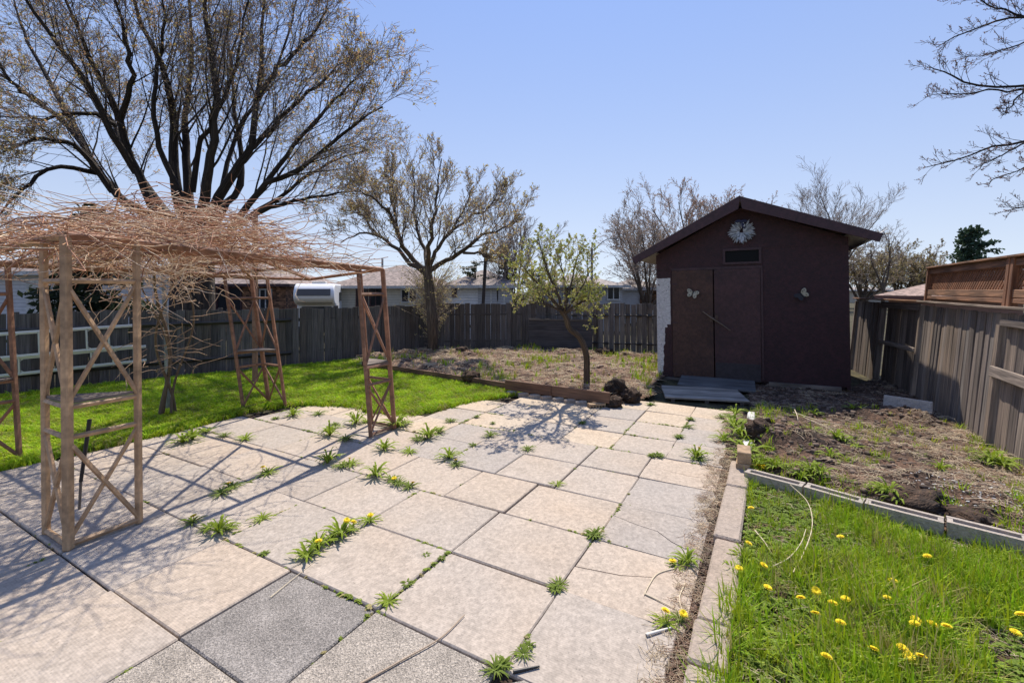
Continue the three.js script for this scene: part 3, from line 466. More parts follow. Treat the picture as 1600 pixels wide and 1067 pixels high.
// ---------------------------------------------------------------- arbor: four L-shaped towers and a roof frame
const AR = { a0: 1.2, a1: 4.2, b0: -6.5, b1: -4.0, H: 2.06 };
{
  const g = thing('garden_arbor', 'tan and rusty brown garden arbor with cross braced corner towers', 'arbor');
  const leg = 0.385, pw = 0.044;
  const tower = (ca, cb, da, db, mats, lean, H, shelfY) => {
    const mt = (i) => mats[i % mats.length], base = (a, b) => W(a, b, 0);
    const P = (a, b, y) => { const w = W(a, b, y); w.x += lean[0] * y / H; w.z += lean[1] * y / H; return w; };
    const c = [ca, cb], q = [ca + da * leg, cb], r = [ca, cb + db * leg], br = 0.028;
    for (const [k, [a, b]] of [c, q, r].entries()) { mesh('post', beam(P(a, b, k ? 0.005 : 0), P(a, b, H - (k ? 0.0 : 0)), pw * (k ? 0.85 : 1.1), pw * (k ? 0.85 : 1.1)), mt(k), g); }
    for (const e of [q, r]) {
      for (const y of [0.03, shelfY - 0.2, shelfY, H - 0.3]) mesh('rail', beam(P(...c, y), P(...e, y), br, br), mt(1), g);
      for (const [y0, y1] of [[0.05, shelfY - 0.22], [shelfY + 0.02, H - 0.32]]) { const n = V(0.004, 0, 0.004); mesh('brace', beam(P(...c, y0), P(...e, y1), 0.02, 0.026), mt(0), g); mesh('brace', beam(P(...e, y0).add(n), P(...c, y1).add(n), 0.02, 0.026), mt(1), g); }
    }
    const tri = new THREE.Shape([P(...c, 0), P(...q, 0), P(...r, 0)].map(v => new THREE.Vector2(v.x, -v.z))), sg = new THREE.ExtrudeGeometry(tri, { depth: 0.018, bevelEnabled: false });
    sg.rotateX(-Math.PI / 2); const sm = mesh('shelf', boxUV(sg, 'x'), wood(.36, .30, .26), g); sm.position.set(lean[0] * shelfY / H, shelfY + 0.02, lean[1] * shelfY / H);
    return P;
  };
  const H = AR.H;
  const t1 = tower(AR.a0, AR.b1, 1, -1, M.arbor, [-0.02, 0], H, 0.93);
  const t3 = tower(AR.a1, AR.b1, -1, -1, M.arborRust, [-0.14, 0.02], 1.95, 0.80);
  const t2 = tower(AR.a1, AR.b0, -1, 1, M.arborRust, [-0.27, 0.0], 1.88, 0.80);
  const t4 = tower(AR.a0, AR.b0, 1, 1, M.arborRust, [-0.12, 0], 1.96, 0.80);
  const c1 = t1(AR.a0, AR.b1, H), c1b = t1(AR.a0, AR.b1 - leg, H), c1c = t1(AR.a0 + leg, AR.b1, H), c3 = t3(AR.a1, AR.b1, 1.95), c3b = t3(AR.a1, AR.b1 - leg, 1.95), c2 = t2(AR.a1, AR.b0, 1.88), c2b = t2(AR.a1, AR.b0 + leg, 1.88), c2c = t2(AR.a1 - leg, AR.b0, 1.88), c4 = t4(AR.a0, AR.b0, 1.96), c4b = t4(AR.a0, AR.b0 + leg, 1.96), c4c = t4(AR.a0 + leg, AR.b0, 1.96);
  const bar = (p, q, w = 0.036, m = M.arborRust[0], sag = 0) => { if (!sag) return mesh('beam', beam(p, q, w, w), m, g); const mid = p.clone().lerp(q, 0.5); mid.y -= sag; mesh('beam', beam(p, mid, w, w), m, g); mesh('beam', beam(mid, q, w, w), m, g); return mid; };
  bar(c1, c3, 0.045); bar(c1b, c3b, 0.04); bar(c4, c2, 0.04, M.arborRust[1]); bar(c4b, c2b, 0.036, M.arborRust[1]);
  const mid = bar(c2, c3, 0.032, M.arborRust[0], 0.07); bar(c4, c1, 0.05, M.arbor[1]); bar(c4c, c1c, 0.036, M.arbor[1]);
  const between = (t) => c1.clone().lerp(c3, t), betweenF = (t) => c4.clone().lerp(c2, t);
  bar(between(0.42), mid, 0.03); bar(between(0.36), c2, 0.03); bar(between(0.5), betweenF(0.5), 0.03, M.arborRust[1]); bar(between(0.75), betweenF(0.75), 0.026, M.arborRust[1]); bar(between(0.25), betweenF(0.25), 0.03, M.arborRust[1]);
}
{ // grapevine over it
  R = rngOf(321);
  const v = thing('grape_vine', 'bare brown grape vine matted over the top of the arbor', 'vine', W(3.15, -7.2, 0)); const o = v.position.clone();
  const rel = (p) => p.clone().sub(o);
  const tr = new MB(); const colS = [.13, .09, .065];
  for (const [dx, dz, r, ph] of [[0, 0, 0.022, 0], [0.08, 0.05, 0.016, 2], [0.16, -0.02, 0.014, 4], [0.05, 0.1, 0.011, 5]]) {
    const top = W(2.7, -6.3, 2.0); const pts = []; for (let k = 0; k <= 9; k++) { const t = k / 9, p = V(o.x + dx, 0, o.z + dz).lerp(V(top.x + dx * 2, 0, top.z + dz * 3), t * t * 0.8 + 0.05 * t); p.y = 2.02 * t; p.x += 0.10 * Math.sin(t * 6 + ph) * (0.4 + t); p.z += 0.09 * Math.cos(t * 5 + ph * 1.7); pts.push(rel(p)); }
    tr.tube(curve(pts, 26), Array.from({ length: 27 }, (_, k) => r * (1.25 - 0.6 * k / 26)), 7, colS);
  }
  for (let k = 0; k < 60; k++) { // shoots off the stems
    const p = W(rr(2.6, 3.3), rr(-7.3, -6.3), rr(0.6, 1.9)), d = V(rr(-1, 1), rr(-0.3, 0.5), rr(-1, 1)).normalize(); const pts = [rel(p)]; for (let i = 0; i < 4; i++) { d.add(V(rr(-.4, .4), rr(-.4, .2), rr(-.4, .4))).normalize(); p.addScaledVector(d, rr(0.07, 0.16)); pts.push(rel(p)); } tr.tube(pts, [0.005, 0.005, 0.004, 0.003, 0.002], 4, [.3, .2, .13]);
  }
  mesh('stem', tr.geo(), M.vc, v);
  const can = new MB();
  const cols = [[.50, .28, .15], [.62, .43, .27], [.36, .17, .10], [.44, .22, .13], [.74, .60, .44], [.26, .14, .09]];
  for (let k = 0; k < 2300; k++) {
    const dense = R() * 1.0; let a, b;
    if (dense < 0.72) { a = 0.95 + 2.0 * Math.pow(R(), 0.85); b = rr(-7.0, -3.8); if (b < -5.6 && a < 1.8 && R() < 0.55) continue; } else { a = rr(2.6, 4.1); b = rr(-6.9, -3.8); if (R() < (a - 2.6) / 1.9) continue; }
    const hump = 0.15 * Math.exp(-Math.pow((a - 2.0) / 0.8, 2)) + 0.42 * Math.exp(-Math.pow((a - 2.35) / 0.7, 2) - Math.pow((b + 5.2) / 1.1, 2));
    const p = W(a, b, 2.0 + hump * rr(0.1, 1.15) + rr(-0.06, 0.14)), dir = R() * 6.28, d = V(Math.cos(dir), rr(-0.25, 0.2), Math.sin(dir));
    const n = 5 + Math.floor(R() * 4), pts = [], L = rr(0.05, 0.17), c = cols[Math.floor(R() * cols.length)], kk = rr(0.75, 1.15);
    for (let i = 0; i < n; i++) { pts.push(rel(p)); d.add(V(rr(-.45, .45), rr(-.3, .25), rr(-.45, .45))); if (p.y < 1.93) d.y += 0.25; if (p.y > 2.45) d.y -= 0.25; d.normalize(); p.addScaledVector(d, L); }
    const r = rr(0.0018, 0.0048); can.tube(pts, pts.map((_, i) => r * (1.1 - 0.7 * i / n)), 4, c.map(x => x * kk));
  }
  for (let k = 0; k < 170; k++) { // loose ends, up and hanging
    const up = R() < 0.42, p = W(rr(0.9, 3.0), rr(-6.6, -3.9), 2.05), d = V(rr(-1, 1), up ? rr(0.2, 0.9) : rr(-0.9, -0.1), rr(-1, 1)).normalize(), pts = [], c = cols[1 + Math.floor(R() * 4)];
    const n = 7; for (let i = 0; i < n; i++) { pts.push(rel(p)); d.add(V(rr(-.22, .22), up ? -0.09 : rr(-.12, .08), rr(-.22, .22))).normalize(); p.addScaledVector(d, up ? rr(0.05, 0.10) : rr(0.04, 0.085)); }
    can.tube(pts, pts.map((_, i) => 0.004 * (1.1 - 0.8 * i / n)), 4, c);
  }
  for (let k = 0; k < 120; k++) { // a pale tangle hanging under the near corner
    const p = W(rr(1.5, 2.3), rr(-4.9, -4.1), rr(1.6, 2.0)), d = V(rr(-1, 1), rr(-0.6, 0.3), rr(-1, 1)).normalize(), pts = []; for (let i = 0; i < 6; i++) { pts.push(rel(p)); d.add(V(rr(-.5, .5), rr(-.45, .35), rr(-.5, .5))).normalize(); p.addScaledVector(d, rr(0.03, 0.08)); }
    can.tube(pts, pts.map((_, i) => 0.0035 * (1.1 - 0.8 * i / 6)), 4, R() < 0.6 ? cols[4] : cols[1]);
  }
  for (let k = 0; k < 46; k++) { // long arching shoots over the top
    const p = W(rr(1.5, 2.9), rr(-6.3, -4.3), rr(2.1, 2.4)), az = rr(-0.6, 2.2), d = V(Math.cos(az), rr(0.1, 0.6), Math.sin(az)).normalize(), pts = []; for (let i = 0; i < 11; i++) { pts.push(rel(p)); d.add(V(rr(-.1, .1), -0.09, rr(-.1, .1))).normalize(); p.addScaledVector(d, rr(0.07, 0.13)); }
    can.tube(pts, pts.map((_, i) => 0.0045 * (1.1 - 0.8 * i / 11)), 4, cols[[1, 4, 0, 3][k % 4]]);
  }
  mesh('canes', can.geo(), M.vc, v).userData.kind = 'stuff';
}
{ // pipe that carries the vine, stake, poles
  const b = new MB(); b.tube([V(0, -0.05, 0), V(-0.02, 1.0, 0), V(-0.06, 2.0, 0.02)], [0.033, 0.033, 0.03], 14);
  const p = thing('steel_pipe', 'grey steel pipe standing upright beside the grape vine stems', 'pipe', W(3.26, -7.36, 0)); mesh('tube', b.geo(), M.pipe, p); mesh('cap', new THREE.SphereGeometry(0.034, 12, 8).translate(-0.06, 2.0, 0.02), M.pipe, p);
  const s = thing('garden_stake', 'thin stake with blackened top leaning inside the near arbor tower', 'stake', gr(123, 797)); 
  const lo = new MB(), hi = new MB(); lo.tube([V(0, 0, 0), V(0.012, 0.22, 0)], 0.009, 8); hi.tube([V(0.012, 0.22, 0), V(0.08, 0.70, 0.0)], [0.012, 0.014], 8); mesh('tip', lo.geo(), wood(.4, .34, .28), s); mesh('shaft', hi.geo(), M.dark, s);
  const pol = thing('brown_post', 'tall brown steel post standing behind the far arbor tower', 'post', at(398, 600, 8.3).setY(-0.05)); mesh('shaft', chamfer(0.075, 3.15, 0.075, 0.008, 'y', 0, 0, true), M.arborRust[1], pol); mesh('cap', chamfer(0.085, 0.02, 0.085, 0.004, 'y').translate(0, 3.16, 0), M.arborRust[0], pol);
  const cl = thing('clothesline_post', 'dark leaning T shaped clothesline post beyond the back fence', 'post', at(749, 470, 14.2).setY(-0.95)); const tilt = 0.06;
  mesh('shaft', beam(V(0, 0, 0), V(0.20, 3.75, 0), 0.1, 0.1), wood(.10, .085, .08), cl); mesh('crossbar', beam(V(0.0, 3.50, 0.06), V(0.40, 3.56, 0.06), 0.035, 0.07), wood(.13, .12, .12), cl);
  const lo2 = cl.position; for (const [dx, y, sag, lab] of [[0.03, 3.53, 0.12, 'thin clothesline wire running to the post crossbar, upper strand'], [0.1, 3.36, 0.10, 'thin clothesline wire below the upper strand']]) { const w = new MB(), A = V(lo2.x + dx, lo2.y + y, lo2.z + 0.06), B = at(330, 425, 13.4).setY(A.y - 0.1); w.tube(Array.from({ length: 17 }, (_, k) => { const t = k / 16, q = A.clone().lerp(B, t); q.y -= sag * 4 * t * (1 - t); return q; }), 0.006, 5); tag(mesh('clothesline_wire', w.geo(), M.metal), lab, 'wire', 'clothesline wires'); }
}
{ // ladder hung on the left fence
  const p0 = V(-8.62, 0.60, -7.02), p1 = V(-6.98, 0.62, -8.62), dir = p1.clone().sub(p0), L = dir.length();
  const g = thing('extension_ladder', 'aluminium extension ladder hung sideways on the left fence', 'ladder', p0); const turn = Math.atan2(-dir.z, dir.x); g.rotation.y = turn; g.rotation.z = 0.03;
  const lad = (x0, x1, y, h, z, n, ph) => { for (const yy of [y, y + h]) { const o = mesh('side_rail', mergeGeometries([chamfer(x1 - x0, 0.012, 0.05, 0.002, 'x'), chamfer(x1 - x0, 0.055, 0.008, 0.002, 'x')]), M.metal, g); o.position.set((x0 + x1) / 2, yy, z); } for (let i = 0; i < n; i++) { const x = x0 + ph + i * 0.29; if (x > x1 - 0.05) break; const o = mesh('rung', new THREE.CylinderGeometry(0.017, 0.017, h, 10), M.metal, g); o.position.set(x, y + h / 2, z); const b = mesh('rung_brace', mergeGeometries([beam(V(0, h - 0.02, 0), V(0.08, h - 0.005, 0), 0.01, 0.012), beam(V(0, h - 0.06, 0), V(0.07, h - 0.01, 0), 0.01, 0.012), beam(V(0, 0.06, 0), V(0.07, 0.01, 0), 0.01, 0.012)]), M.metal, g); b.position.set(x, y, z); } };
  lad(-0.9, L - 0.13, 0.0, 0.38, 0.12, 13, 0.12); lad(-1.0, L + 0.06, -0.29, 0.26, 0.08, 14, 0.27);
}
// ---------------------------------------------------------------- bed edgings, bricks, stones
{
  const board = (name, label, p, q, h, th, m, y0 = -0.03) => { const d = q.clone().sub(p), L = d.length(); const o = mesh(name, chamfer(L, h, th, 0.006, 'x', p.x, p.z, true), m); o.position.set((p.x + q.x) / 2, y0, (p.z + q.z) / 2); o.rotation.y = Math.atan2(-d.z, d.x); return tag(o, label, 'edging board', 'boards edging the garden bed'); };
  board('edging_board', 'long brown edging board curving away along the lawn', gr(566, 574), gr(662, 590), 0.17, 0.045, M.edging[0]);
  board('edging_board', 'middle brown edging board between lawn and garden bed', gr(661, 589.5), gr(793, 611), 0.17, 0.045, M.edging[1]);
  board('edging_board', 'short brown edging board raised on stones beside the patio', gr(790, 614), gr(862, 624.5), 0.16, 0.045, M.edging[0], 0.06);
  board('edging_board', 'end brown edging board resting on the cored brick', gr(862, 624), gr(953, 637), 0.16, 0.045, M.edging[1], 0.06);
  // pale stones under the raised boards
  for (let i = 0; i < 7; i++) { const p = gr(800 + i * 18, 616.5 + i * 2.65), o = mesh('edging_stone', chamfer(0.17, 0.095, 0.08, 0.012, 'x', i, 0, true), M.concrete[i % 2]); o.position.set(p.x, -0.036, p.z); o.rotation.y = 0.28 + rr(-0.06, 0.06); tag(o, 'flat pale stone in the row under the raised edging board', 'stone', 'stones under the edging board'); }
  const cb = thing('cored_brick', 'yellow cored brick under the end of the edging board', 'brick', gr(932, 636.5).setY(-0.034), 0.25); const ribs = [bx(0.24, 0.025, 0.1, 0, 0.0125, 0), bx(0.24, 0.025, 0.1, 0, 0.081, 0)]; for (let i = 0; i < 6; i++) ribs.push(bx(0.016, 0.044, 0.1, -0.112 + i * 0.0448, 0.047, 0)); mesh('body', mergeGeometries(ribs), M.brick, cb); mesh('core', bx(0.20, 0.04, 0.02, 0, 0.047, -0.035), M.brick, cb);
  // bricks at the corner of the vegetable bed
  const bp = W(4.80, -0.20, 0);
  [[0, 'lower tan brick of the pair at the bed corner'], [1, 'upper tan brick of the pair at the bed corner']].forEach(([k, lab]) => { const o = mesh('corner_brick', chamfer(0.115, 0.105, 0.24, 0.006, 'z', k, k * 0.3, true), M.brick); o.position.set(bp.x + k * 0.006, 0.004 + k * 0.106, bp.z); o.rotation.y = -TH + k * 0.06; tag(o, lab, 'brick', 'bricks at the bed corner'); });
  [5.3, 5.66, 6.05, 6.42, 6.8].forEach((a, i) => { const o = mesh('border_block', chamfer(0.09, 0.13, 0.34, 0.014, 'z', i, a, true), M.white); o.position.copy(W(a, -0.19 + 0.012 * (i % 2), -0.02 - 0.012 * i)); o.rotation.y = -TH + rr(-0.05, 0.05); tag(o, ['whitewashed border block just behind the tan bricks', 'second whitewashed border block behind the tan bricks', 'middle whitewashed border block, half hidden in weeds', 'fourth whitewashed border block towards the shed', 'whitewashed border block nearest the plank platform'][i], 'block', 'white blocks bordering the vegetable bed'); });
  // hollow concrete blocks along the front of the bed
  const line = [[1166, 751], [1258, 777], [1352, 804], [1478, 838], [1612, 873]].map(([u, v]) => gr(u, v));
  ['small concrete edging block beside the tan bricks', 'hollow concrete block in the grass, second from the bricks', 'hollow concrete block before the dark clod, third from bricks', 'large hollow concrete block nearest the side fence'].forEach((lab, i) => {
    const p = line[i], q = line[i + 1], d = q.clone().sub(p), L = d.length() - 0.012, g = thing('concrete_block', lab, 'block', p.clone().lerp(q, 0.5).setY(-0.03), Math.atan2(-d.z, d.x), 'concrete blocks edging the vegetable bed');
    g.rotation.z = [0.01, -0.012, 0.006, 0.0][i]; const h = [0.13, 0.135, 0.14, 0.155][i];
    const shell = [bx(L, h, 0.03, 0, h / 2, 0.045, 'x'), bx(L, h, 0.03, 0, h / 2, -0.045, 'x'), bx(0.03, h - 0.004, 0.0595, -L / 2 + 0.017, h / 2, 0), bx(0.03, h - 0.004, 0.0595, L / 2 - 0.017, h / 2, 0), bx(0.03, h - 0.02, 0.0595, 0, h / 2 - 0.008, 0)];
    mesh('shell', mergeGeometries(shell), M.concrete[0], g); mesh('mortar_fill', bx(L - 0.07, h - 0.018, 0.0585, 0, (h - 0.018) / 2, 0, 'x'), M.concrete[0], g);
  });
  const ws = thing('leaning_stone_slab', 'pale stone slab leaning on the shaded side fence', 'slab', gr(1418, 653).setY(0.02), -TH - 0.25); const o = mesh('slab', chamfer(0.50, 0.24, 0.045, 0.01, 'x', 0, 0, true), mat(.62, .60, .55, { map: T.slabTone, bumpMap: T.grainBump, bumpScale: 0.006 }), ws); o.rotation.x = -0.2; o.rotation.z = -0.03; const oc = mesh('chipped_corner', lump(0.035, 0.5, 5, 0.4, 1), M.concrete[0], ws); oc.position.set(0.22, 0.0, 0.03);
  // stones by the left fence
  [[292, 581, 0.13, 'round pale stone lying by the left fence'], [268, 576, 0.12, 'reddish stone between pale stone and fence'], [318, 586, 0.10, 'flat grey stone next to the pale round one'], [352, 590, 0.11, 'small flat stone in the soil behind far tower'], [249, 572, 0.14, 'brown stone half hidden by the vine stems']].forEach(([u, v, r, lab], i) => { const q = mesh('field_stone', lump(r, 0.55, i * 3.1, 0.3, 3), i === 1 || i === 4 ? mat(.25, .13, .07, { map: T.grain }) : M.rock); q.position.copy(gr(u, v)).setY(-0.06); q.rotation.y = i; tag(q, lab, 'stone', 'stones by the left fence'); });
  // clods of turned earth
  const clod = (u, v, r, sy, y, lab, seed) => { const q = mesh('soil_clod', lump(r, sy, seed, 0.6, 4, 2.2), M.soilDark); q.position.copy(gr(u, v, y)); q.position.y = y - r * 0.25; q.rotation.y = seed; tag(q, lab, 'clod', 'clods of dug soil'); };
  clod(962, 614, 0.17, 1.0, 0.1, 'tall black clod of sod by the edging board end', 1.3); clod(985, 622, 0.15, 0.75, 0.06, 'low black clod leaning towards the platform', 4.1); clod(960, 632, 0.12, 0.8, 0.03, 'small black clod at the patio corner', 7.7);
  clod(1188, 681, 0.16, 0.85, 0.12, 'dark clod between the white blocks and mounded soil', 2.2); clod(1432, 786, 0.18, 0.5, 0.07, 'big dark clod right behind the concrete blocks', 9.4); clod(1512, 812, 0.11, 0.6, 0.07, 'small clod among white crumbs near the large block', 11.2); clod(735, 591, 0.16, 0.7, 0.1, 'clod beside a stub near the middle edging board', 5.3); clod(905, 550, 0.2, 0.55, 0.1, 'dug clod behind the little tree', 12.4); clod(945, 551, 0.24, 0.5, 0.1, 'broad dug clod near the shed side of the bed', 14.8); clod(722, 549, 0.18, 0.6, 0.12, 'clod far back in the bed near the fence', 15.9);
}
// ---------------------------------------------------------------- trees
function tree(name, label, cat, pos, spec, group) {
  R = rngOf(spec.seed); const g = thing(name, label, cat, pos, 0, group), TR = new MB(), TW = new MB(), BU = new MB(), S = spec;
  const buds = S.buds || [[.42, .30, .14]];
  function kids(pts, rad, lvl, len) {
    const n = S.n[lvl]; if (!n) return;
    for (let k = 0; k < n; k++) {
      const t = (S.start ?? 0.2) + (1 - (S.start ?? 0.2)) * (k + R()) / n, f = t * (pts.length - 1), i = Math.min(Math.floor(f), pts.length - 2), p = pts[i].clone().lerp(pts[i + 1], f - i), tg = pts[i + 1].clone().sub(pts[i]).normalize();
      const side = V(rr(-1, 1), rr(-1, 1), rr(-1, 1)).cross(tg).normalize(); const ang = S.angle[lvl] * rr(0.65, 1.25); const d = tg.clone().multiplyScalar(Math.cos(ang)).addScaledVector(side, Math.sin(ang));
      d.y += S.lift[lvl]; d.normalize();
      branch(p, d, len * S.ratio[lvl] * rr(0.6, 1.15) * (1.1 - 0.45 * t), Math.max(S.rmin, (rad[i] + (rad[i + 1] - rad[i]) * (f - i)) * S.thin[lvl]), lvl + 1);
    }
  }
  function branch(p, d, len, r, lvl) {
    const seg = [9, 7, 5, 3, 3][lvl], pts = [p.clone()], q = p.clone(), dd = d.clone(), w = S.wig ?? 0.16;
    for (let i = 0; i < seg; i++) { dd.add(V(rr(-w, w), rr(-w, w) + S.trop[Math.min(lvl, S.trop.length - 1)], rr(-w, w))).normalize(); q.addScaledVector(dd, len / seg); pts.push(q.clone()); }
    const rad = pts.map((_, i) => Math.max(S.rmin * 0.7, r * (1 - 0.8 * i / seg)));
    (lvl <= (S.trunkLevels ?? 1) ? TR : TW).tube(pts, rad, lvl === 0 ? 9 : lvl === 1 ? 6 : lvl === 2 ? 4 : 3);
    kids(pts, rad, lvl, len);
    if (lvl >= S.n.length - (S.budLevels ?? 1) && S.budN) for (let k = 0; k < S.budN; k++) if (R() < S.budP) { const f = rr(0.25, 1) * (pts.length - 1), i = Math.min(Math.floor(f), pts.length - 2); const c = buds[Math.floor(R() * buds.length)], m = rr(0.75, 1.2); BU.bit(pts[i].clone().lerp(pts[i + 1], f - i).add(V(rr(-1, 1), rr(-1, 1), rr(-1, 1)).multiplyScalar(S.budSize * 0.8)), S.budSize * rr(0.6, 1.3), c.map(x => x * m)); }
  }
  if (S.trunk) { const pts = curve(S.trunk.map(p => p.clone().sub(pos)), 16), n = pts.length - 1; TR.tube(pts, pts.map((_, i) => S.r0 + (S.r1 - S.r0) * Math.pow(i / n, 0.8)), 14, null, 3); }
  for (const L of S.limbs || []) { const pts = curve(L.p.map(p => p.clone().sub(pos)), 14), n = pts.length - 1; for (let i = 3; i <= n; i++) pts[i].add(V(rr(-1, 1), rr(-1, 1), rr(-1, 1)).multiplyScalar(S.kink ?? 0.04)); const rad = pts.map((_, i) => L.r * (S.fat ?? 1) * Math.pow(1 - 0.86 * i / n, 0.9)); TR.tube(pts, rad, 9, null, 2); let len = 0; for (let i = 0; i < n; i++) len += pts[i].distanceTo(pts[i + 1]); kids(pts, rad, 0, Math.min(len, S.limbLen ?? 9)); }
  if (S.grow) for (const [p, d, len, r] of S.grow) branch(p, d.normalize(), len, r, 0);
  if (TR.p.length) mesh('trunk', TR.geo(), S.bark, g);
  if (TW.p.length) { const c = mesh('crown', TW.geo(), S.twig, g); if (BU.p.length) { const b = mesh(S.budName || 'buds', BU.geo(), M.vcLeaf, c); b.userData.kind = 'stuff'; } }
  return g;
}
{ // the big maple on the left, beyond the fence
  const D = 13.2, P = (u, v, dd = 0) => at(u, v, D + dd), pos = P(302, 560).setY(-0.95);
  const limb = (r, ...p) => ({ r, p: p.map(q => P(...q)) });
  tree('maple_tree', 'huge bare spreading maple with many upright limbs behind the arbor', 'tree', pos, {
    seed: 17, bark: M.barkDark, twig: M.twig, fat: 0.62, r0: 0.62, r1: 0.5, trunk: [pos, P(300, 500), P(301, 420), P(303, 345)], kink: 0.05,
    limbs: [
      limb(0.24, [268, 372], [215, 325], [175, 318 - 20], [120, 215, 0.4], [50, 150, 0.8], [-30, 95, 1.2]), limb(0.22, [272, 360], [232, 315], [208, 255, -0.3], [188, 185, -0.6], [160, 130, -0.9], [125, 60, -1.2], [90, -40, -1.5]),
      limb(0.2, [282, 355], [258, 330, 0.5], [205, 260, 0.9], [180, 200, 1.3], [150, 160, 1.8], [95, 120, 2.2]), limb(0.27, [292, 350], [276, 305], [270, 240], [271, 190], [258, 120, -0.4], [228, 50, -0.8], [195, -40, -1.2]),
      limb(0.25, [300, 348], [292, 300, 0.5], [288, 230, 0.8], [290, 170, 1], [300, 90, 1.3], [290, -40, 1.6]), limb(0.24, [310, 350], [322, 300, -0.5], [330, 250, -0.8], [336, 190, -1.1], [332, 100, -1.4], [318, 0, -1.8], [310, -60, -2]),
      limb(0.25, [322, 355], [345, 300], [372, 262], [392, 225], [404, 140, 0.3], [409, 60, 0.6], [412, -50, 0.9]), limb(0.2, [330, 362], [352, 320, 0.8], [378, 280, 1.2], [368, 190, 1.5], [360, 110, 1.9], [378, 10, 2.3]),
      limb(0.18, [338, 385], [372, 345, -0.4], [410, 292, -0.8], [470, 262, -1.2], [540, 205, -1.6], [600, 165, -2]), limb(0.16, [340, 380], [384, 340, 0.6], [432, 310, 1], [505, 258, 1.5], [575, 232, 1.9]),
      limb(0.16, [212, 270, -0.2], [170, 200, -1.0], [120, 110, -1.8], [60, 30, -2.4], [20, -40, -2.8]), limb(0.14, [130, 228, 0.3], [85, 140, 0.9], [40, 60, 1.5], [10, -30, 2]), limb(0.13, [188, 185, -0.6], [205, 120, -1.2], [190, 40, -1.6], [160, -50, -2]), limb(0.12, [70, 165, .7], [20, 130, .2], [-30, 40, 0]),
      limb(0.13, [395, 230, 0.1], [432, 190, -0.4], [486, 140, -0.9], [540, 95, -1.3]), limb(0.13, [402, 150], [440, 100, 0.4], [490, 50, 0.8], [520, -10, 1.2]), limb(0.13, [175, 300], [120, 232, -0.8], [60, 215, -1.5], [0, 245, -2]), limb(0.12, [150, 270, 0.2], [90, 262, -0.6], [30, 300, -1.2], [-10, 340, -1.6]), limb(0.14, [300, 300, 0.4], [312, 230, 0.2], [350, 150, 0], [375, 70, -0.3], [390, -30, -0.6]), limb(0.13, [280, 300, -.4], [245, 220, -.9], [240, 130, -1.3], [255, 40, -1.7], [250, -50, -2]), limb(0.12, [345, 300, .3], [365, 220, .9], [420, 130, 1.4], [455, 40, 1.8], [470, -30, 2]), limb(0.11, [410, 292, -.8], [470, 215, -1.2], [520, 160, -1.6], [560, 120, -1.9]), limb(0.12, [386, 340, 0.6], [440, 318, 0.2], [500, 306, -0.3], [560, 300, -0.6]), limb(0.11, [180, 195], [130, 175, -1], [60, 185, -1.5], [-20, 180, -2]),
    ],
    n: [15, 10, 8], angle: [0.5, 0.62, 0.7], lift: [0.14, 0.06, 0.0], ratio: [0.5, 0.52, 0.6], thin: [0.3, 0.42, 0.6], trop: [0.035, 0.02, -0.02, -0.03], rmin: 0.0052, limbLen: 5.8, start: 0.26, wig: 0.11,
    budN: 2, budP: 0.42, budSize: 0.036, buds: [[.80, .52, .24], [.82, .64, .28], [.68, .42, .24], [.6, .5, .16]],
  });
}
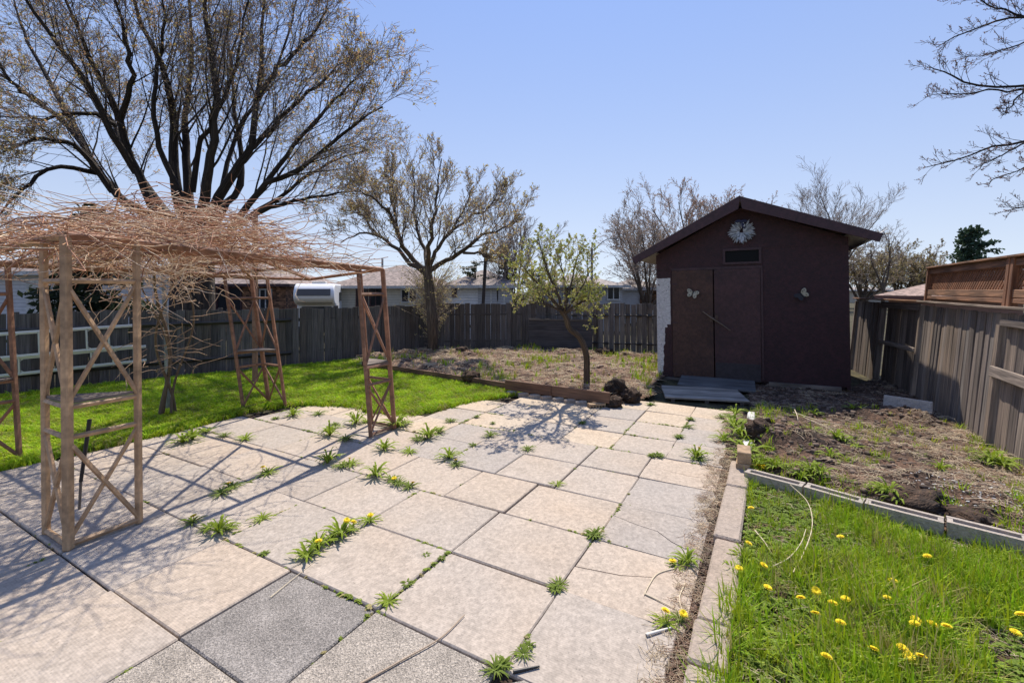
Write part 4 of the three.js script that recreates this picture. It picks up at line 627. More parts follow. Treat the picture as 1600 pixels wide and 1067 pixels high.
{ // the second tree, at the fence
  const D = 11.9, P = (u, v, dd = 0) => at(u, v, D + dd), pos = gr(676, 552).setY(-0.1); const limb = (r, ...p) => ({ r, p: p.map(q => P(...q)) });
  const t = tree('orchard_tree', 'wide low bare tree with sprouting trunk in front of the back fence', 'tree', pos, {
    seed: 23, bark: M.barkGrey, twig: M.twigGrey, r0: 0.15, r1: 0.115, trunk: [pos, P(675, 500), P(671, 455), P(667, 415)], kink: 0.05,
    limbs: [limb(0.11, [668, 430], [645, 412], [618, 388, 0.3], [592, 370, 0.5], [560, 366, 0.9], [530, 380, 1.2]), limb(0.115, [666, 425], [640, 400], [622, 365, -0.5], [608, 335, -0.8], [585, 312, -1.1], [560, 300, -1.4]), limb(0.1, [667, 415], [662, 385, 0.6], [650, 345, 0.9], [645, 300, 1.2], [648, 262, 1.5]), limb(0.1, [668, 415], [672, 380, -0.6], [677, 340, -0.9], [684, 300, -1.1], [690, 250, -1.3]), limb(0.1, [670, 418], [684, 388], [702, 362], [722, 330, 0.3], [742, 290, 0.6]), limb(0.115, [670, 424], [694, 408], [724, 395, -0.5], [748, 372, -0.8], [778, 360, -1], [806, 345, -1.2]), limb(0.07, [700, 364], [738, 338, 0.7], [770, 318, 1], [790, 300, 1.2]), limb(0.07, [622, 365, -0.5], [612, 310, -0.2], [615, 260, 0.2]), limb(0.06, [592, 370, .5], [568, 340, .8], [545, 330, 1]), limb(0.06, [724, 395, -.5], [758, 398, -.8], [775, 408, -1])],
    fat: 0.62, n: [15, 9, 7], angle: [0.65, 0.7, 0.75], lift: [0.3, 0.15, 0.06], ratio: [0.42, 0.5, 0.55], thin: [0.34, 0.45, 0.6], trop: [0.06, 0.05, 0.03, 0.02], rmin: 0.0055, limbLen: 3.4, start: 0.2, wig: 0.15, budN: 2, budP: 0.35, budSize: 0.028, buds: [[.74, .50, .24], [.7, .60, .26], [.6, .5, .2]],
  });
  R = rngOf(5); const sp = new MB(), lv = new MB(); // suckers round the trunk
  for (let k = 0; k < 430; k++) { const y = 0.3 + 1.75 * Math.sqrt(R()), a = R() * 6.283, p = V(Math.cos(a) * 0.14, y, Math.sin(a) * 0.14), d = V(Math.cos(a) * rr(0.5, 1), rr(0.2, 1), Math.sin(a) * rr(0.5, 1)).normalize(), pts = [p.clone()]; const L = rr(0.05, 0.2) * (y > 0.95 ? 1.35 : 0.5); for (let i = 0; i < 4; i++) { d.y += rr(-0.1, 0.2); p.addScaledVector(d.normalize(), L); pts.push(p.clone()); } sp.tube(pts, [0.006, 0.005, 0.004, 0.003, 0.002], 3); for (let i = 0; i < 5; i++) { const c = R() < 0.5 ? [.62, .54, .24] : [.55, .44, .24]; lv.bit(pts[1 + Math.floor(R() * 4)].clone().add(V(rr(-.04, .04), rr(-.04, .04), rr(-.04, .04))), rr(0.015, 0.034), c); } }
  const s = mesh('suckers', sp.geo(), M.twigGrey, t); s.userData.kind = 'stuff'; mesh('sucker_leaves', lv.geo(), M.vcLeaf, s).userData.kind = 'stuff';
}
{ // little leaning fruit tree in the garden bed
  const D = 7.25, P = (u, v, dd = 0) => at(u, v, D + dd), pos = gr(917, 609).setY(0.02); const limb = (r, ...p) => ({ r, p: p.map(q => P(...q)) });
  tree('fruit_tree', 'small crooked fruit tree with fresh yellow green leaves in the garden bed', 'tree', pos, {
    seed: 31, bark: M.barkGrey, twig: M.twigGrey, fat: 0.6, r0: 0.058, r1: 0.042, kink: 0.012, trunk: [pos, P(917, 580, 0.55), P(916, 553, 0.42), P(905, 526, 0.28), P(889, 512, 0.15), P(885, 497, 0.05), P(877, 485)],
    limbs: [limb(0.05, [879, 487], [868, 474], [852, 458, 0.1], [832, 448, 0.25], [808, 452, 0.4]), limb(0.045, [879, 486], [872, 462, -0.1], [858, 430, -0.2], [848, 400, -0.3], [841, 370, -0.35]), limb(0.045, [881, 486], [888, 466, 0.1], [893, 440, 0.2], [900, 410, 0.3], [907, 388, 0.35]), limb(0.04, [883, 488], [902, 476, -0.15], [918, 468, -0.3], [930, 466, -0.4]), limb(0.035, [880, 487], [866, 480, -0.3], [845, 474, -0.55], [822, 478, -0.75]), limb(0.035, [882, 487], [884, 455, -0.3], [878, 420, -0.5], [874, 398, -0.6]), limb(0.03, [884, 489], [898, 484, 0.35], [912, 486, 0.6], [926, 490, 0.8]), limb(0.03, [881, 487], [876, 470, .4], [862, 450, .7], [855, 435, .8]), limb(0.035, [880, 488], [858, 476, .3], [832, 466, .6], [806, 470, .8]), limb(0.03, [882, 488], [904, 474, .2], [918, 464, .45], [924, 456, .6]), limb(0.03, [878, 486], [850, 450, -.4], [826, 428, -.7], [812, 410, -.9]), limb(0.03, [884, 487], [905, 455, 0.1], [918, 430, 0.2], [915, 400, .2])],
    n: [11, 7], angle: [0.8, 0.8], lift: [0.25, 0.2], ratio: [0.5, 0.55], thin: [0.4, 0.55], trop: [0.06, 0.05, 0.03], rmin: 0.0024, limbLen: 1.05, start: 0.22, wig: 0.2, budLevels: 1, budN: 8, budP: 0.7, budSize: 0.024, budName: 'leaves', buds: [[.46, .47, .10], [.40, .42, .10], [.34, .38, .10], [.52, .48, .16], [.42, .34, .20]],
  });
}
{ // the tree whose branches reach in at the top right
  const D = 9.5, P = (u, v, dd = 0) => at(u, v, D + dd), pos = P(1960, 700).setY(-0.05); const limb = (r, ...p) => ({ r, p: p.map(q => P(...q)) });
  tree('overhanging_tree', 'bare tree whose drooping branch ends reach in above the side fence', 'tree', pos, {
    seed: 41, bark: M.barkDark, twig: M.twig, r0: 0.3, r1: 0.2, trunk: [pos, P(1955, 400), P(1940, 150), P(1930, -120), P(1925, -250)], kink: 0.03,
    limbs: [limb(0.055, [1935, -100], [1760, -30], [1640, 28], [1570, 28], [1508, 52], [1466, 74]), limb(0.05, [1940, 50], [1760, 40], [1640, 32], [1580, 20], [1540, 5], [1500, -10]), limb(0.06, [1945, 160], [1790, 140], [1680, 128], [1590, 134], [1520, 130], [1478, 112], [1448, 106]), limb(0.04, [1700, 130], [1600, 140, .3], [1545, 142, .4], [1495, 146, .5], [1446, 150, .6]), limb(0.06, [1950, 240], [1800, 205], [1690, 205], [1605, 220], [1545, 230], [1500, 250], [1448, 262]), limb(0.035, [1690, 206], [1610, 222, -.3], [1565, 242, -.4], [1530, 262, -.5]), limb(0.04, [1945, 60], [1760, 60], [1650, 50], [1590, 70, .3], [1545, 85, .4], [1500, 88, .5]), limb(0.04, [1700, 205], [1640, 240, .2], [1600, 262, .3], [1545, 285, .4]), limb(0.05, [1950, 330], [1800, 300], [1680, 310], [1610, 322], [1584, 326]), limb(0.04, [1700, 130], [1610, 132, -.3], [1585, 160, -.4], [1566, 180, -.5])],
    fat: 0.7, n: [22, 6], angle: [0.62, 0.7], lift: [0.1, 0.1], ratio: [0.17, 0.42], thin: [0.3, 0.6], trop: [0.05, 0.05, 0.04], rmin: 0.0045, limbLen: 3.6, start: 0.45, wig: 0.17, budN: 3, budP: 0.6, budSize: 0.016, buds: [[.30, .17, .13], [.26, .15, .12]],
  });
}
const spread = (n, tilt, len, r, seed, y = 0) => { const q = rngOf(seed); return Array.from({ length: n }, (_, i) => { const a = (i + q() * 0.7) / n * 6.283, t = tilt * (0.35 + 0.9 * q()); return [V(0, y, 0), V(Math.cos(a) * t, 1, Math.sin(a) * t), len * (0.75 + 0.4 * q()), r * (0.7 + 0.5 * q())]; }); };
const bare = (label, u, D, base, spec, group) => tree(spec.name || 'bare_tree', label, 'tree', at(u, 453, D).setY(base), { bark: M.barkGrey, twig: M.twigGrey, angle: [0.6, 0.65, 0.7], lift: [0.15, 0.1, 0.05], ratio: [0.46, 0.5, 0.5], thin: [0.3, 0.42, 0.6], trop: [0.05, 0.04, 0.02], rmin: 0.014, start: 0.25, wig: 0.15, ...spec }, group);
bare('reddish budding tree right behind the shed roof', 1100, 38, -1, { seed: 51, grow: spread(11, 0.75, 8.6, 0.13, 3, 1.2), n: [12, 9, 6], budN: 3, budP: 0.55, budSize: 0.055, buds: [[.50, .28, .20], [.55, .38, .24]], trunk: [at(1100, 453, 38).setY(-1), at(1100, 453, 38).setY(1.6)], r0: 0.35, r1: 0.25 });
bare('greyer arching tree beside the street lamp', 1012, 34, -1, { seed: 52, grow: spread(11, 0.95, 6.4, 0.11, 5, 1), n: [12, 9, 6], trop: [0.0, -0.02, -0.02], budN: 2, budP: 0.4, budSize: 0.05, buds: [[.46, .32, .26], [.50, .38, .24]], trunk: [at(1012, 453, 34).setY(-1), at(1012, 453, 34).setY(1.4)], r0: 0.3, r1: 0.22 });
bare('pale bare treetop rising over the roof slope of the shed', 1290, 40, -1, { seed: 53, grow: spread(9, 0.55, 9.2, 0.12, 8, 1), n: [11, 9, 6], rmin: 0.012, trunk: [at(1290, 453, 40).setY(-1), at(1290, 453, 40).setY(1.4)], r0: 0.3, r1: 0.2 });
bare('slim vase shaped tree behind the evergreen shrubs', 796, 27, -1, { seed: 54, grow: spread(11, 0.34, 5.7, 0.08, 9, 0.6), n: [9, 7, 4], rmin: 0.011, ratio: [0.5, 0.5, 0.5], angle: [0.4, 0.45, 0.5], trunk: [at(796, 453, 27).setY(-1), at(796, 453, 27).setY(0.9)], r0: 0.2, r1: 0.16 });
bare('forked bare tree standing over the side fence corner', 1379, 30, -0.6, { seed: 55, grow: [[V(0, 2, 0), V(0.28, 1, 0), 4.0, 0.09], [V(0, 2.3, 0), V(-0.5, 1, 0.2), 3.2, 0.07], [V(0, 2.6, 0), V(0.1, 1, -0.2), 3.2, 0.06], [V(0, 1.7, 0), V(-0.75, 0.8, -0.3), 2.6, 0.05]], n: [8, 5, 3], rmin: 0.010, trunk: [at(1379, 453, 30).setY(-0.6), at(1381, 453, 30).setY(2.2)], r0: 0.14, r1: 0.1 });
[['olive budding willow nearest the shed corner', 1348, 44, 4.4, 61], ['broad olive willow behind the forked tree', 1405, 47, 5.4, 62], ['round brownish willow beside the pine', 1440, 46, 4.9, 63]].forEach(([lab, u, D, len, seed]) => bare(lab, u, D, -0.6, { name: 'willow_tree', seed, grow: spread(9, 0.9, len, 0.12, seed, 0.9), n: [11, 8, 5], trop: [0.02, 0, -0.03, -0.04], rmin: 0.015, budN: 3, budP: 0.5, budSize: 0.08, buds: [[.42, .36, .14], [.36, .30, .14], [.40, .30, .20]], trunk: [at(u, 453, D).setY(-0.6), at(u, 453, D).setY(1.2)], r0: 0.3, r1: 0.25 }, 'willows beyond the side fence'));
// evergreens
function evergreen(name, label, u, D, base, h, rad, n, seed, col, shape) {
  R = rngOf(seed); const g = thing(name, label, 'evergreen', at(u, 453, D).setY(base)), t = new MB(), b = new MB(), nd = new MB();
  t.tube([V(0, 0, 0), V(0.05, h * 0.5, 0), V(0, h * 0.97, 0)], [h * 0.03, h * 0.02, 0.02], 8); mesh('trunk', t.geo(), M.barkDark, g);
  for (let k = 0; k < n; k++) {
    const y = h * (0.1 + 0.88 * k / n), a = R() * 6.283, rl = shape(k / n, a) * rad * rr(0.7, 1.1), p = V(0, y, 0), d = V(Math.cos(a), rr(0.0, 0.35), Math.sin(a)).normalize(), q = p.clone().addScaledVector(d, rl);
    b.tube([p, p.clone().lerp(q, 0.5).add(V(0, -0.04 * rl, 0)), q], [h * 0.008, h * 0.006, h * 0.003], 3);
    const m = Math.ceil(70 * (0.4 + rl / rad)); for (let i = 0; i < m; i++) { const tt = 0.25 + 0.78 * Math.sqrt(R()), c = p.clone().lerp(q, tt).add(V(rr(-1, 1), rr(-0.45, 0.6), rr(-1, 1)).multiplyScalar(rad * (h > 6 ? 0.085 : 0.13))); const kk = rr(0.7, 1.25); nd.bit(c, (h > 6 ? 0.72 : 1) * rad * rr(0.03, 0.07), col.map(x => x * kk)); }
  }
  const br = mesh('branches', b.geo(), M.barkDark, g); mesh('needles', nd.geo(), M.vcLeaf, br).userData.kind = 'stuff';
}
evergreen('pine_tree', 'dark pine standing above the lattice of the side fence', 1512, 36, -0.5, 7.1, 4.3, 84, 71, [.06, .10, .055], (t, a) => (1.05 - t * 0.92) * (0.7 + 0.4 * Math.cos(a)) * (0.6 + 0.5 * Math.abs(Math.sin(t * 29))));
evergreen('cedar_shrub', 'rounded dark cedar left of the slim tree', 742, 26, -1, 4.35, 1.15, 40, 72, [.055, .065, .028], (t) => Math.sqrt(Math.max(0.05, 1 - Math.pow(t * 1.02 - 0.2, 2))) * 0.9);
evergreen('cedar_shrub', 'rounded dark cedar right of the slim tree', 791, 26.5, -1, 4.4, 1.2, 40, 73, [.06, .07, .028], (t) => Math.sqrt(Math.max(0.05, 1 - Math.pow(t * 1.02 - 0.2, 2))) * 0.9);
evergreen('cedar_shrub', 'low cedar behind the little fruit tree', 833, 26, -1, 3.9, 1.1, 34, 74, [.065, .075, .03], (t) => Math.sqrt(Math.max(0.05, 1 - Math.pow(t * 1.02 - 0.2, 2))) * 0.9);
evergreen('spruce_tree', 'dark spruce filling the space behind the near arbor tower', 150, 13.0, -0.95, 5.0, 1.9, 80, 75, [.04, .055, .025], (t) => (1.12 - t) * 0.95);
// ---------------------------------------------------------------- neighbouring houses
function house(name, label, u0, u1, D, eaveV, peakV, opt) {
  const x0 = at(u0, 453, D).x, x1 = at(u1, 453, D).x, w = x1 - x0, base = -1.0, eave = at(0, eaveV, D).y, peak = at(0, peakV, D + (opt.deep ?? 7) / 2).y, dp = opt.deep ?? 7, ov = 0.45;
  const g = thing(name, label, 'house', V((x0 + x1) / 2, base, -D), opt.turn ?? 0), h = eave - base;
  mesh('wall', bx(w, h, dp, 0, h / 2, -dp / 2, 'y'), opt.wall, g);
  const X = w / 2 + ov, Z0 = ov, Z1 = -dp - ov, r = opt.gable ? X : Math.max(0.2, X - (dp / 2 + ov) * 0.95), rx = opt.ridge ?? 0, H = peak - base, zc = -dp / 2, pts = [[-X, h, Z0], [X, h, Z0], [X, h, Z1], [-X, h, Z1], [-r + rx, H, zc], [r + rx, H, zc]].map(p => V(...p));
  const tri = []; const f = (...i) => { for (let k = 1; k < i.length - 1; k++) tri.push(...[i[0], i[k], i[k + 1]].flatMap(j => pts[j].toArray())); }; f(0, 1, 5, 4); f(1, 2, 5); f(2, 3, 4, 5); f(3, 0, 4);
  const rg = new THREE.BufferGeometry(); rg.setAttribute('position', new THREE.Float32BufferAttribute(tri, 3)); rg.computeVertexNormals(); const rf = mesh('roof', boxUV(rg, 'y'), opt.roof, g);
  mesh('eave', mergeGeometries([bx(2 * X, 0.16, 0.06, 0, h - 0.06, Z0 - 0.035, 'x'), bx(0.06, 0.16, dp + 2 * ov - 0.2, -X + 0.035, h - 0.06, zc), bx(0.06, 0.16, dp + 2 * ov - 0.2, X - 0.035, h - 0.06, zc), bx(2 * X - 0.2, 0.03, ov - 0.1, 0, h - 0.1, ov / 2 - 0.04)]), opt.trim || M.white, rf);
  if (opt.vent) { const c = mesh('vent_pipe', new THREE.CylinderGeometry(0.07, 0.07, 0.6, 10), M.pipe, rf); c.position.set(opt.vent, H + 0.1, zc + 0.5); }
  for (const [a, b, v0, v1, kind] of opt.windows || []) {
    const xa = at(a, 453, D).x - g.position.x, xb = at(b, 453, D).x - g.position.x, ya = at(0, v1, D).y - base, yb = at(0, v0, D).y - base, ww = xb - xa, hh = yb - ya, cx = (xa + xb) / 2, cy = (ya + yb) / 2;
    if (kind === 'panel') { mesh('garage_door', mergeGeometries([0, 1, 2, 3].map(k => bx(ww, hh / 4 - 0.03, 0.06, cx, ya + hh * (k + 0.5) / 4, 0.032))), M.white, g); continue; }
    if (kind === 'wall') { mesh('wall_panel', bx(ww, hh, 0.06, cx, cy, 0.031), opt.second, g); continue; }
    const fr = mesh('window', mergeGeometries([bx(ww, 0.08, 0.07, cx, yb, 0.036, 'x'), bx(ww, 0.08, 0.09, cx, ya, 0.046, 'x'), bx(0.08, hh - 0.08, 0.068, xa + 0.04, cy, 0.035), bx(0.08, hh - 0.08, 0.068, xb - 0.04, cy, 0.035), bx(0.06, hh - 0.08, 0.06, cx, cy, 0.031)]), kind === 'dark' ? M.trim : M.white, g);
    mesh('pane', bx(ww - 0.12, hh - 0.08, 0.02, cx, cy, 0.012), M.glass, fr);
  }
  return g;
}
const side = (r, g, b) => mat(r, g, b, { map: T.siding }), stone = mat(.34, .20, .13, { map: T.stone });
house('white_house', 'white sided house with garage door behind the left fence', -95, 100, 19, 425, 392, { wall: side(.62, .62, .64), roof: M.roof[1], windows: [[42, 92, 436, 492, 'panel'], [-60, -20, 440, 470]], deep: 8 });
house('brick_house', 'brown stone bungalow seen past the maple trunk', 190, 446, 27, 444, 403, { wall: stone, roof: M.roof[0], trim: M.trim, windows: [[338, 378, 450, 486, 'dark'], [405, 425, 452, 484, 'white'], [225, 262, 450, 484, 'dark']], deep: 8, ridge: -0.6, vent: 0.5 });
house('beige_house', 'beige sided bungalow right of the camper', 522, 676, 27, 447, 414, { wall: side(.56, .53, .44), roof: M.roof[0], windows: [[556, 575, 450, 478, 'dark'], [577, 597, 450, 478, 'dark'], [626, 652, 452, 472, 'white']], deep: 9, vent: -1.2 });
house('hip_roof_house', 'white and grey hip roofed house behind the clothesline post', 704, 800, 25, 446, 422, { wall: side(.70, .70, .71), second: side(.42, .42, .43), roof: M.roof[1], windows: [[747, 799, 448, 492, 'wall'], [766, 789, 451, 476, 'white'], [706, 714, 452, 463, 'dark']], deep: 6, turn: 0 });
house('grey_house', 'grey house with white framed windows near the street lamp', 846, 973, 30, 446, 428, { wall: side(.40, .40, .41), roof: M.roof[2], windows: [[930, 938, 448, 463, 'white'], [948, 969, 448, 468, 'white'], [880, 905, 448, 468, 'white']], deep: 7, vent: 0.9 });
house('far_white_house', 'small white house with brick end left of the shed', 972, 1045, 36, 451, 436, { wall: side(.72, .72, .73), second: stone, roof: M.roof[2], windows: [[1000, 1040, 452, 484, 'wall'], [1006, 1014, 456, 468, 'white']], deep: 8 });
house('low_garage', 'low brown roofed garage beyond the lattice fence', 1462, 1600, 21, 463, 440, { wall: side(.30, .16, .11), roof: mat(.40, .27, .22, { map: T.shingle }), trim: mat(.16, .07, .05), deep: 2.6 });
house('distant_house', 'distant pale low house under the willows', 1356, 1420, 60, 453, 447, { wall: side(.50, .44, .34), roof: M.roof[2], windows: [[1345, 1368, 456, 466, 'dark']], deep: 8 });
{ // camper
  const D = 24, c = at(490, 453, D), g = thing('camper_trailer', 'white camper with tinted front window between two houses', 'camper', V(c.x, -0.98, -D - 0.4), 0.25); const wd = 1.95;
  const prof = new THREE.Shape(); prof.moveTo(0, 0.75); prof.lineTo(0, 1.95); prof.bezierCurveTo(0.5, 1.95, 0.85, 2.1, 0.95, 2.3); prof.bezierCurveTo(1.02, 2.55, 0.8, 2.88, 0.45, 2.92); prof.lineTo(-3.6, 2.92); prof.bezierCurveTo(-3.8, 2.9, -3.85, 2.8, -3.85, 2.6); prof.lineTo(-3.85, 0.75); prof.closePath();
  const body = new THREE.ExtrudeGeometry(prof, { depth: wd - 0.16, bevelEnabled: true, bevelSize: 0.08, bevelThickness: 0.08, bevelSegments: 4, curveSegments: 14 }); body.translate(0, 0, -(wd - 0.16) / 2); body.rotateY(-Math.PI / 2); mesh('body', body, mat(.80, .80, .80, { roughness: 0.35 }), g);
  const wv = mesh('front_window', new RoundedBoxGeometry(1.6, 0.36, 0.05, 3, 0.02), mat(.10, .10, .11, { roughness: 0.25 }), g); wv.position.set(0, 2.56, 1.035); wv.rotation.x = -0.12;
  mesh('lower_grille', new RoundedBoxGeometry(1.5, 1.0, 0.3, 2, 0.05).translate(0, 1.3, 0.0), mat(.03, .035, .04, { roughness: 0.3 }), g); mesh('stripe', bx(1.7, 0.06, 0.04, 0, 2.02, 0.72), M.dark, g); mesh('roof_vent', new RoundedBoxGeometry(0.7, 0.16, 0.7, 2, 0.05).translate(0, 3.06, -0.9), M.white, g);
  for (const x of [-0.85, 0.85]) for (const z of [-2.2, 0.1]) { const w = mesh('wheel', new THREE.CylinderGeometry(0.38, 0.38, 0.22, 24).rotateZ(Math.PI / 2), M.dark, g); w.position.set(x, 0.38, z); mesh('rim', new THREE.CylinderGeometry(0.2, 0.2, 0.235, 16).rotateZ(Math.PI / 2), M.metal, w); }
  mesh('chassis', bx(1.5, 0.4, 3.6, 0, 0.6, -1.6), M.dark, g); for (const s of [-1, 1]) { const o = mesh('side_window', bx(0.03, 0.5, 0.9, s * 0.99, 2.3, -1.6), M.glass, g); }
}
{ // street lamp
  const D = 30, p = at(925, 453, D).setY(-1), g = thing('street_lamp', 'street lamp with curved arm reaching towards the shed', 'street lamp', p), H = at(0, 388, D).y + 1; const a = new MB();
  mesh('pole', new THREE.CylinderGeometry(0.075, 0.1, H, 12).translate(0, H / 2, 0), mat(.16, .15, .15), g); a.tube(curve([V(0, H - 0.2, 0), V(0.45, H + 0.2, 0), V(0.9, H + 0.55, 0), V(1.4, H + 0.66, 0)], 12), 0.026, 8); mesh('arm', a.geo(), mat(.22, .22, .22), g); mesh('lamp_head', new RoundedBoxGeometry(0.4, 0.08, 0.16, 2, 0.03).translate(1.5, H + 0.66, 0), mat(.2, .2, .2), g);
}
// ---------------------------------------------------------------- grass and weeds
function blade(mb, x, z, h, w, lean, dir, col, y = 0, seg = 3) { const pts = [], wd = [], c = Math.cos(dir), s = Math.sin(dir); for (let i = 0; i <= seg; i++) { const t = i / seg; pts.push(V(x + c * lean * t * t, y + h * t * (1 - 0.25 * t * Math.min(1, lean / h)), z + s * lean * t * t)); wd.push(w * (1 - 0.92 * t * t)); } mb.strip(pts, wd, V(-s, 0, c), col); }
function tuft(seed, n, h, w, sp) { const q = rngOf(seed), mb = new MB(); for (let i = 0; i < n; i++) { const k = 0.7 + 0.6 * q(); blade(mb, (q() - 0.5) * sp, (q() - 0.5) * sp, h * k, w * (0.7 + 0.6 * q()), h * (0.15 + 0.85 * q()), q() * 6.283, undefined, -0.01, 2); } return mb.geo(); }
function scatter(name, label, cat, geo, m, poly, n, seed, fn, y) {
  const q = rngOf(seed), xs = poly.map(p => p[0]), ys = poly.map(p => p[1]), x0 = Math.min(...xs), x1 = Math.max(...xs), y0 = Math.min(...ys), y1 = Math.max(...ys), o = new THREE.Object3D(), ms = [], cs = [];
  for (let k = 0, tries = 0; k < n && tries < n * 30; tries++) { const x = x0 + (x1 - x0) * q(), d = y0 + (y1 - y0) * q(); if (!inPoly(poly, x, d)) continue; const r = fn(x, d, q); if (!r) { if (q() < 0.5) k++; continue; } o.position.set(x, y(x, d), -d); o.rotation.set((q() - 0.5) * 0.5, q() * 6.283, (q() - 0.5) * 0.5); if (r.flat) o.rotation.set((q() - 0.5) * 0.5, q() * 6.28, 0); o.scale.setScalar(r.s); o.updateMatrix(); ms.push(o.matrix.clone()); cs.push(r.c); k++; }
  const im = new THREE.InstancedMesh(geo, m, ms.length); ms.forEach((a, i) => { im.setMatrixAt(i, a); im.setColorAt(i, cs[i]); }); im.name = numbered(name); im.castShadow = im.receiveShadow = true; scene.add(im); tag(im, label, cat, null, 'stuff'); return im;
}
const grassMat = new THREE.MeshPhysicalMaterial({ color: 0xffffff, roughness: 0.75, specularIntensity: 0.3, transmission: 0.45, thickness: 0, side: THREE.DoubleSide });
const green = (q, dry) => { const k = 0.75 + 0.5 * q(); return q() < dry ? lin(.46 * k, .40 * k, .14 * k) : lin((.29 + .13 * q()) * k, (.45 + .06 * q()) * k, .018 * k); };
scatter('lawn_grass', 'short bright green grass of the back lawn', 'grass', tuft(1, 9, 0.058, 0.0042, 0.075), grassMat, lawnPoly, 60000, 5, (x, d, q) => { const e = edgeDist(lawnPoly, x, d), f = fbm(x * 1.1, d * 1.1, 3); if (e < 0.12 && q() < 0.35) return null; if (f < -0.22 && q() < 0.4) return null; if (d > 10.2 && q() < 0.5) return null; const h = fbm(x * 2.3, d * 2.3, 12); return { s: (0.75 + 0.55 * q()) * (1 + 0.6 * h) + (e < 0.25 ? 0.45 * q() : 0), c: green(q, h < -0.15 ? 0.22 : 0.06).multiplyScalar(1.08 + 0.7 * h) }; }, () => 0.005);
scatter('lawn_grass', 'long green grass beside the kerb', 'grass', tuft(2, 8, 0.10, 0.0034, 0.05), grassMat, lawn2Poly, 9500, 6, (x, d, q) => { const f = fbm(x * 1.7, d * 1.7, 8), h = fbm(x * 3.1, d * 3.1, 20); if (f < -0.06 && q() < 0.75) return null; if (h < -0.2 && q() < 0.6) return null; const near = d < 2.6 ? 1.2 : 1, c = green(q, h < -0.1 ? 0.3 : 0.1); return { s: (0.5 + 0.75 * q()) * near * (1 + 0.8 * f), c: c.multiplyScalar(0.85 + 0.5 * (h + 0.2)) }; }, () => 0.0);
const cloverGeo = (() => { const mb = new MB(), q = rngOf(8); for (let i = 0; i < 7; i++) { const a = q() * 6.28, r = q() * 0.03, x = Math.cos(a) * r, z = Math.sin(a) * r, y = 0.02 + 0.03 * q(); for (let k = 0; k < 3; k++) { const b = a + k * 2.09; mb.strip([V(x, y, z), V(x + Math.cos(b) * 0.009, y + 0.004, z + Math.sin(b) * 0.009), V(x + Math.cos(b) * 0.018, y + 0.001, z + Math.sin(b) * 0.018)], [0.002, 0.008, 0.004], V(-Math.sin(b), 0, Math.cos(b))); } mb.tube([V(x * 0.5, -0.01, z * 0.5), V(x, y, z)], 0.0008, 3); } return mb.geo(); })();
scatter('ground_cover', 'small leafed clover and creeping weeds in the side lawn', 'ground cover', cloverGeo, grassMat, lawn2Poly, 11000, 9, (x, d, q) => { const f = fbm(x * 1.7, d * 1.7, 8); if (f > 0.1 && q() < 0.6) return null; const k = 0.7 + 0.5 * q(); return { s: 0.4 + 0.5 * q(), c: lin(.20 * k, .29 * k, .025 * k) }; }, () => 0.0);
{ // small green growth along the slab joints
  const q = rngOf(91), o = new THREE.Object3D(), ms = [], cs = [];
  for (const [a0, b0, a1, b1] of jointLines) { const L = Math.hypot(a1 - a0, b1 - b0), n = Math.floor(L * 70); for (let i = 0; i < n; i++) { const t = q(), a = a0 + (a1 - a0) * t + (q() - 0.5) * 0.016, b = b0 + (b1 - b0) * t + (q() - 0.5) * 0.016, f = fbm(a * 1.3, b * 1.3, 31, 3) + (a > 3.8 ? 0.08 : 0) + (a < 1.5 ? -0.12 : 0); if (f < 0.17 && q() < 0.975) continue; if (q() < 0.35) continue; const p = W(a, b, -0.016); o.position.copy(p); o.rotation.set(0, q() * 6.28, 0); o.scale.setScalar(0.22 + 0.32 * q() + Math.max(0, f - 0.15) * 0.8); o.updateMatrix(); ms.push(o.matrix.clone()); const k = 0.7 + 0.5 * q(); cs.push(q() < 0.25 ? lin(.42 * k, .36 * k, .16 * k) : lin(.24 * k, .32 * k, .03 * k)); } }
  const im = new THREE.InstancedMesh(cloverGeo, grassMat, ms.length); ms.forEach((m, i) => { im.setMatrixAt(i, m); im.setColorAt(i, cs[i]); }); im.name = 'joint_moss'; scene.add(im); tag(im, 'tiny green moss and seedlings in the joints between slabs', 'moss', null, 'stuff');
}
// straw and litter lying on the beds
const strawGeo = (() => { const mb = new MB(), q = rngOf(77); for (let i = 0; i < 5; i++) { const a = q() * 6.28, L = 0.05 + 0.09 * q(), x = (q() - 0.5) * 0.08, z = (q() - 0.5) * 0.08, y = 0.004 + 0.014 * q(); mb.tube([V(x, y, z), V(x + Math.cos(a) * L * 0.5, y + 0.012 * q(), z + Math.sin(a) * L * 0.5), V(x + Math.cos(a + 0.2) * L, y - 0.004, z + Math.sin(a + 0.2) * L)], 0.0016, 3); } return mb.geo(); })();
const strawMat = mat(1, 1, 1, { roughness: 0.9 });
const straw = (q) => { const k = 0.6 + 0.6 * q(); return q() < 0.6 ? lin(.62 * k, .50 * k, .34 * k) : lin(.36 * k, .23 * k, .15 * k); };
scatter('dry_straw', 'dead straw and stalks strewn on the garden bed', 'straw', strawGeo, strawMat, bedPoly, 4800, 12, (x, d, q) => fbm(x * 1.3, d * 1.3, 5) < -0.1 && q() < 0.75 ? null : { s: 0.9 + 0.9 * q(), c: straw(q), flat: 1 }, (x, d) => bedH(x, d, edgeDist(bedPoly, x, d)));
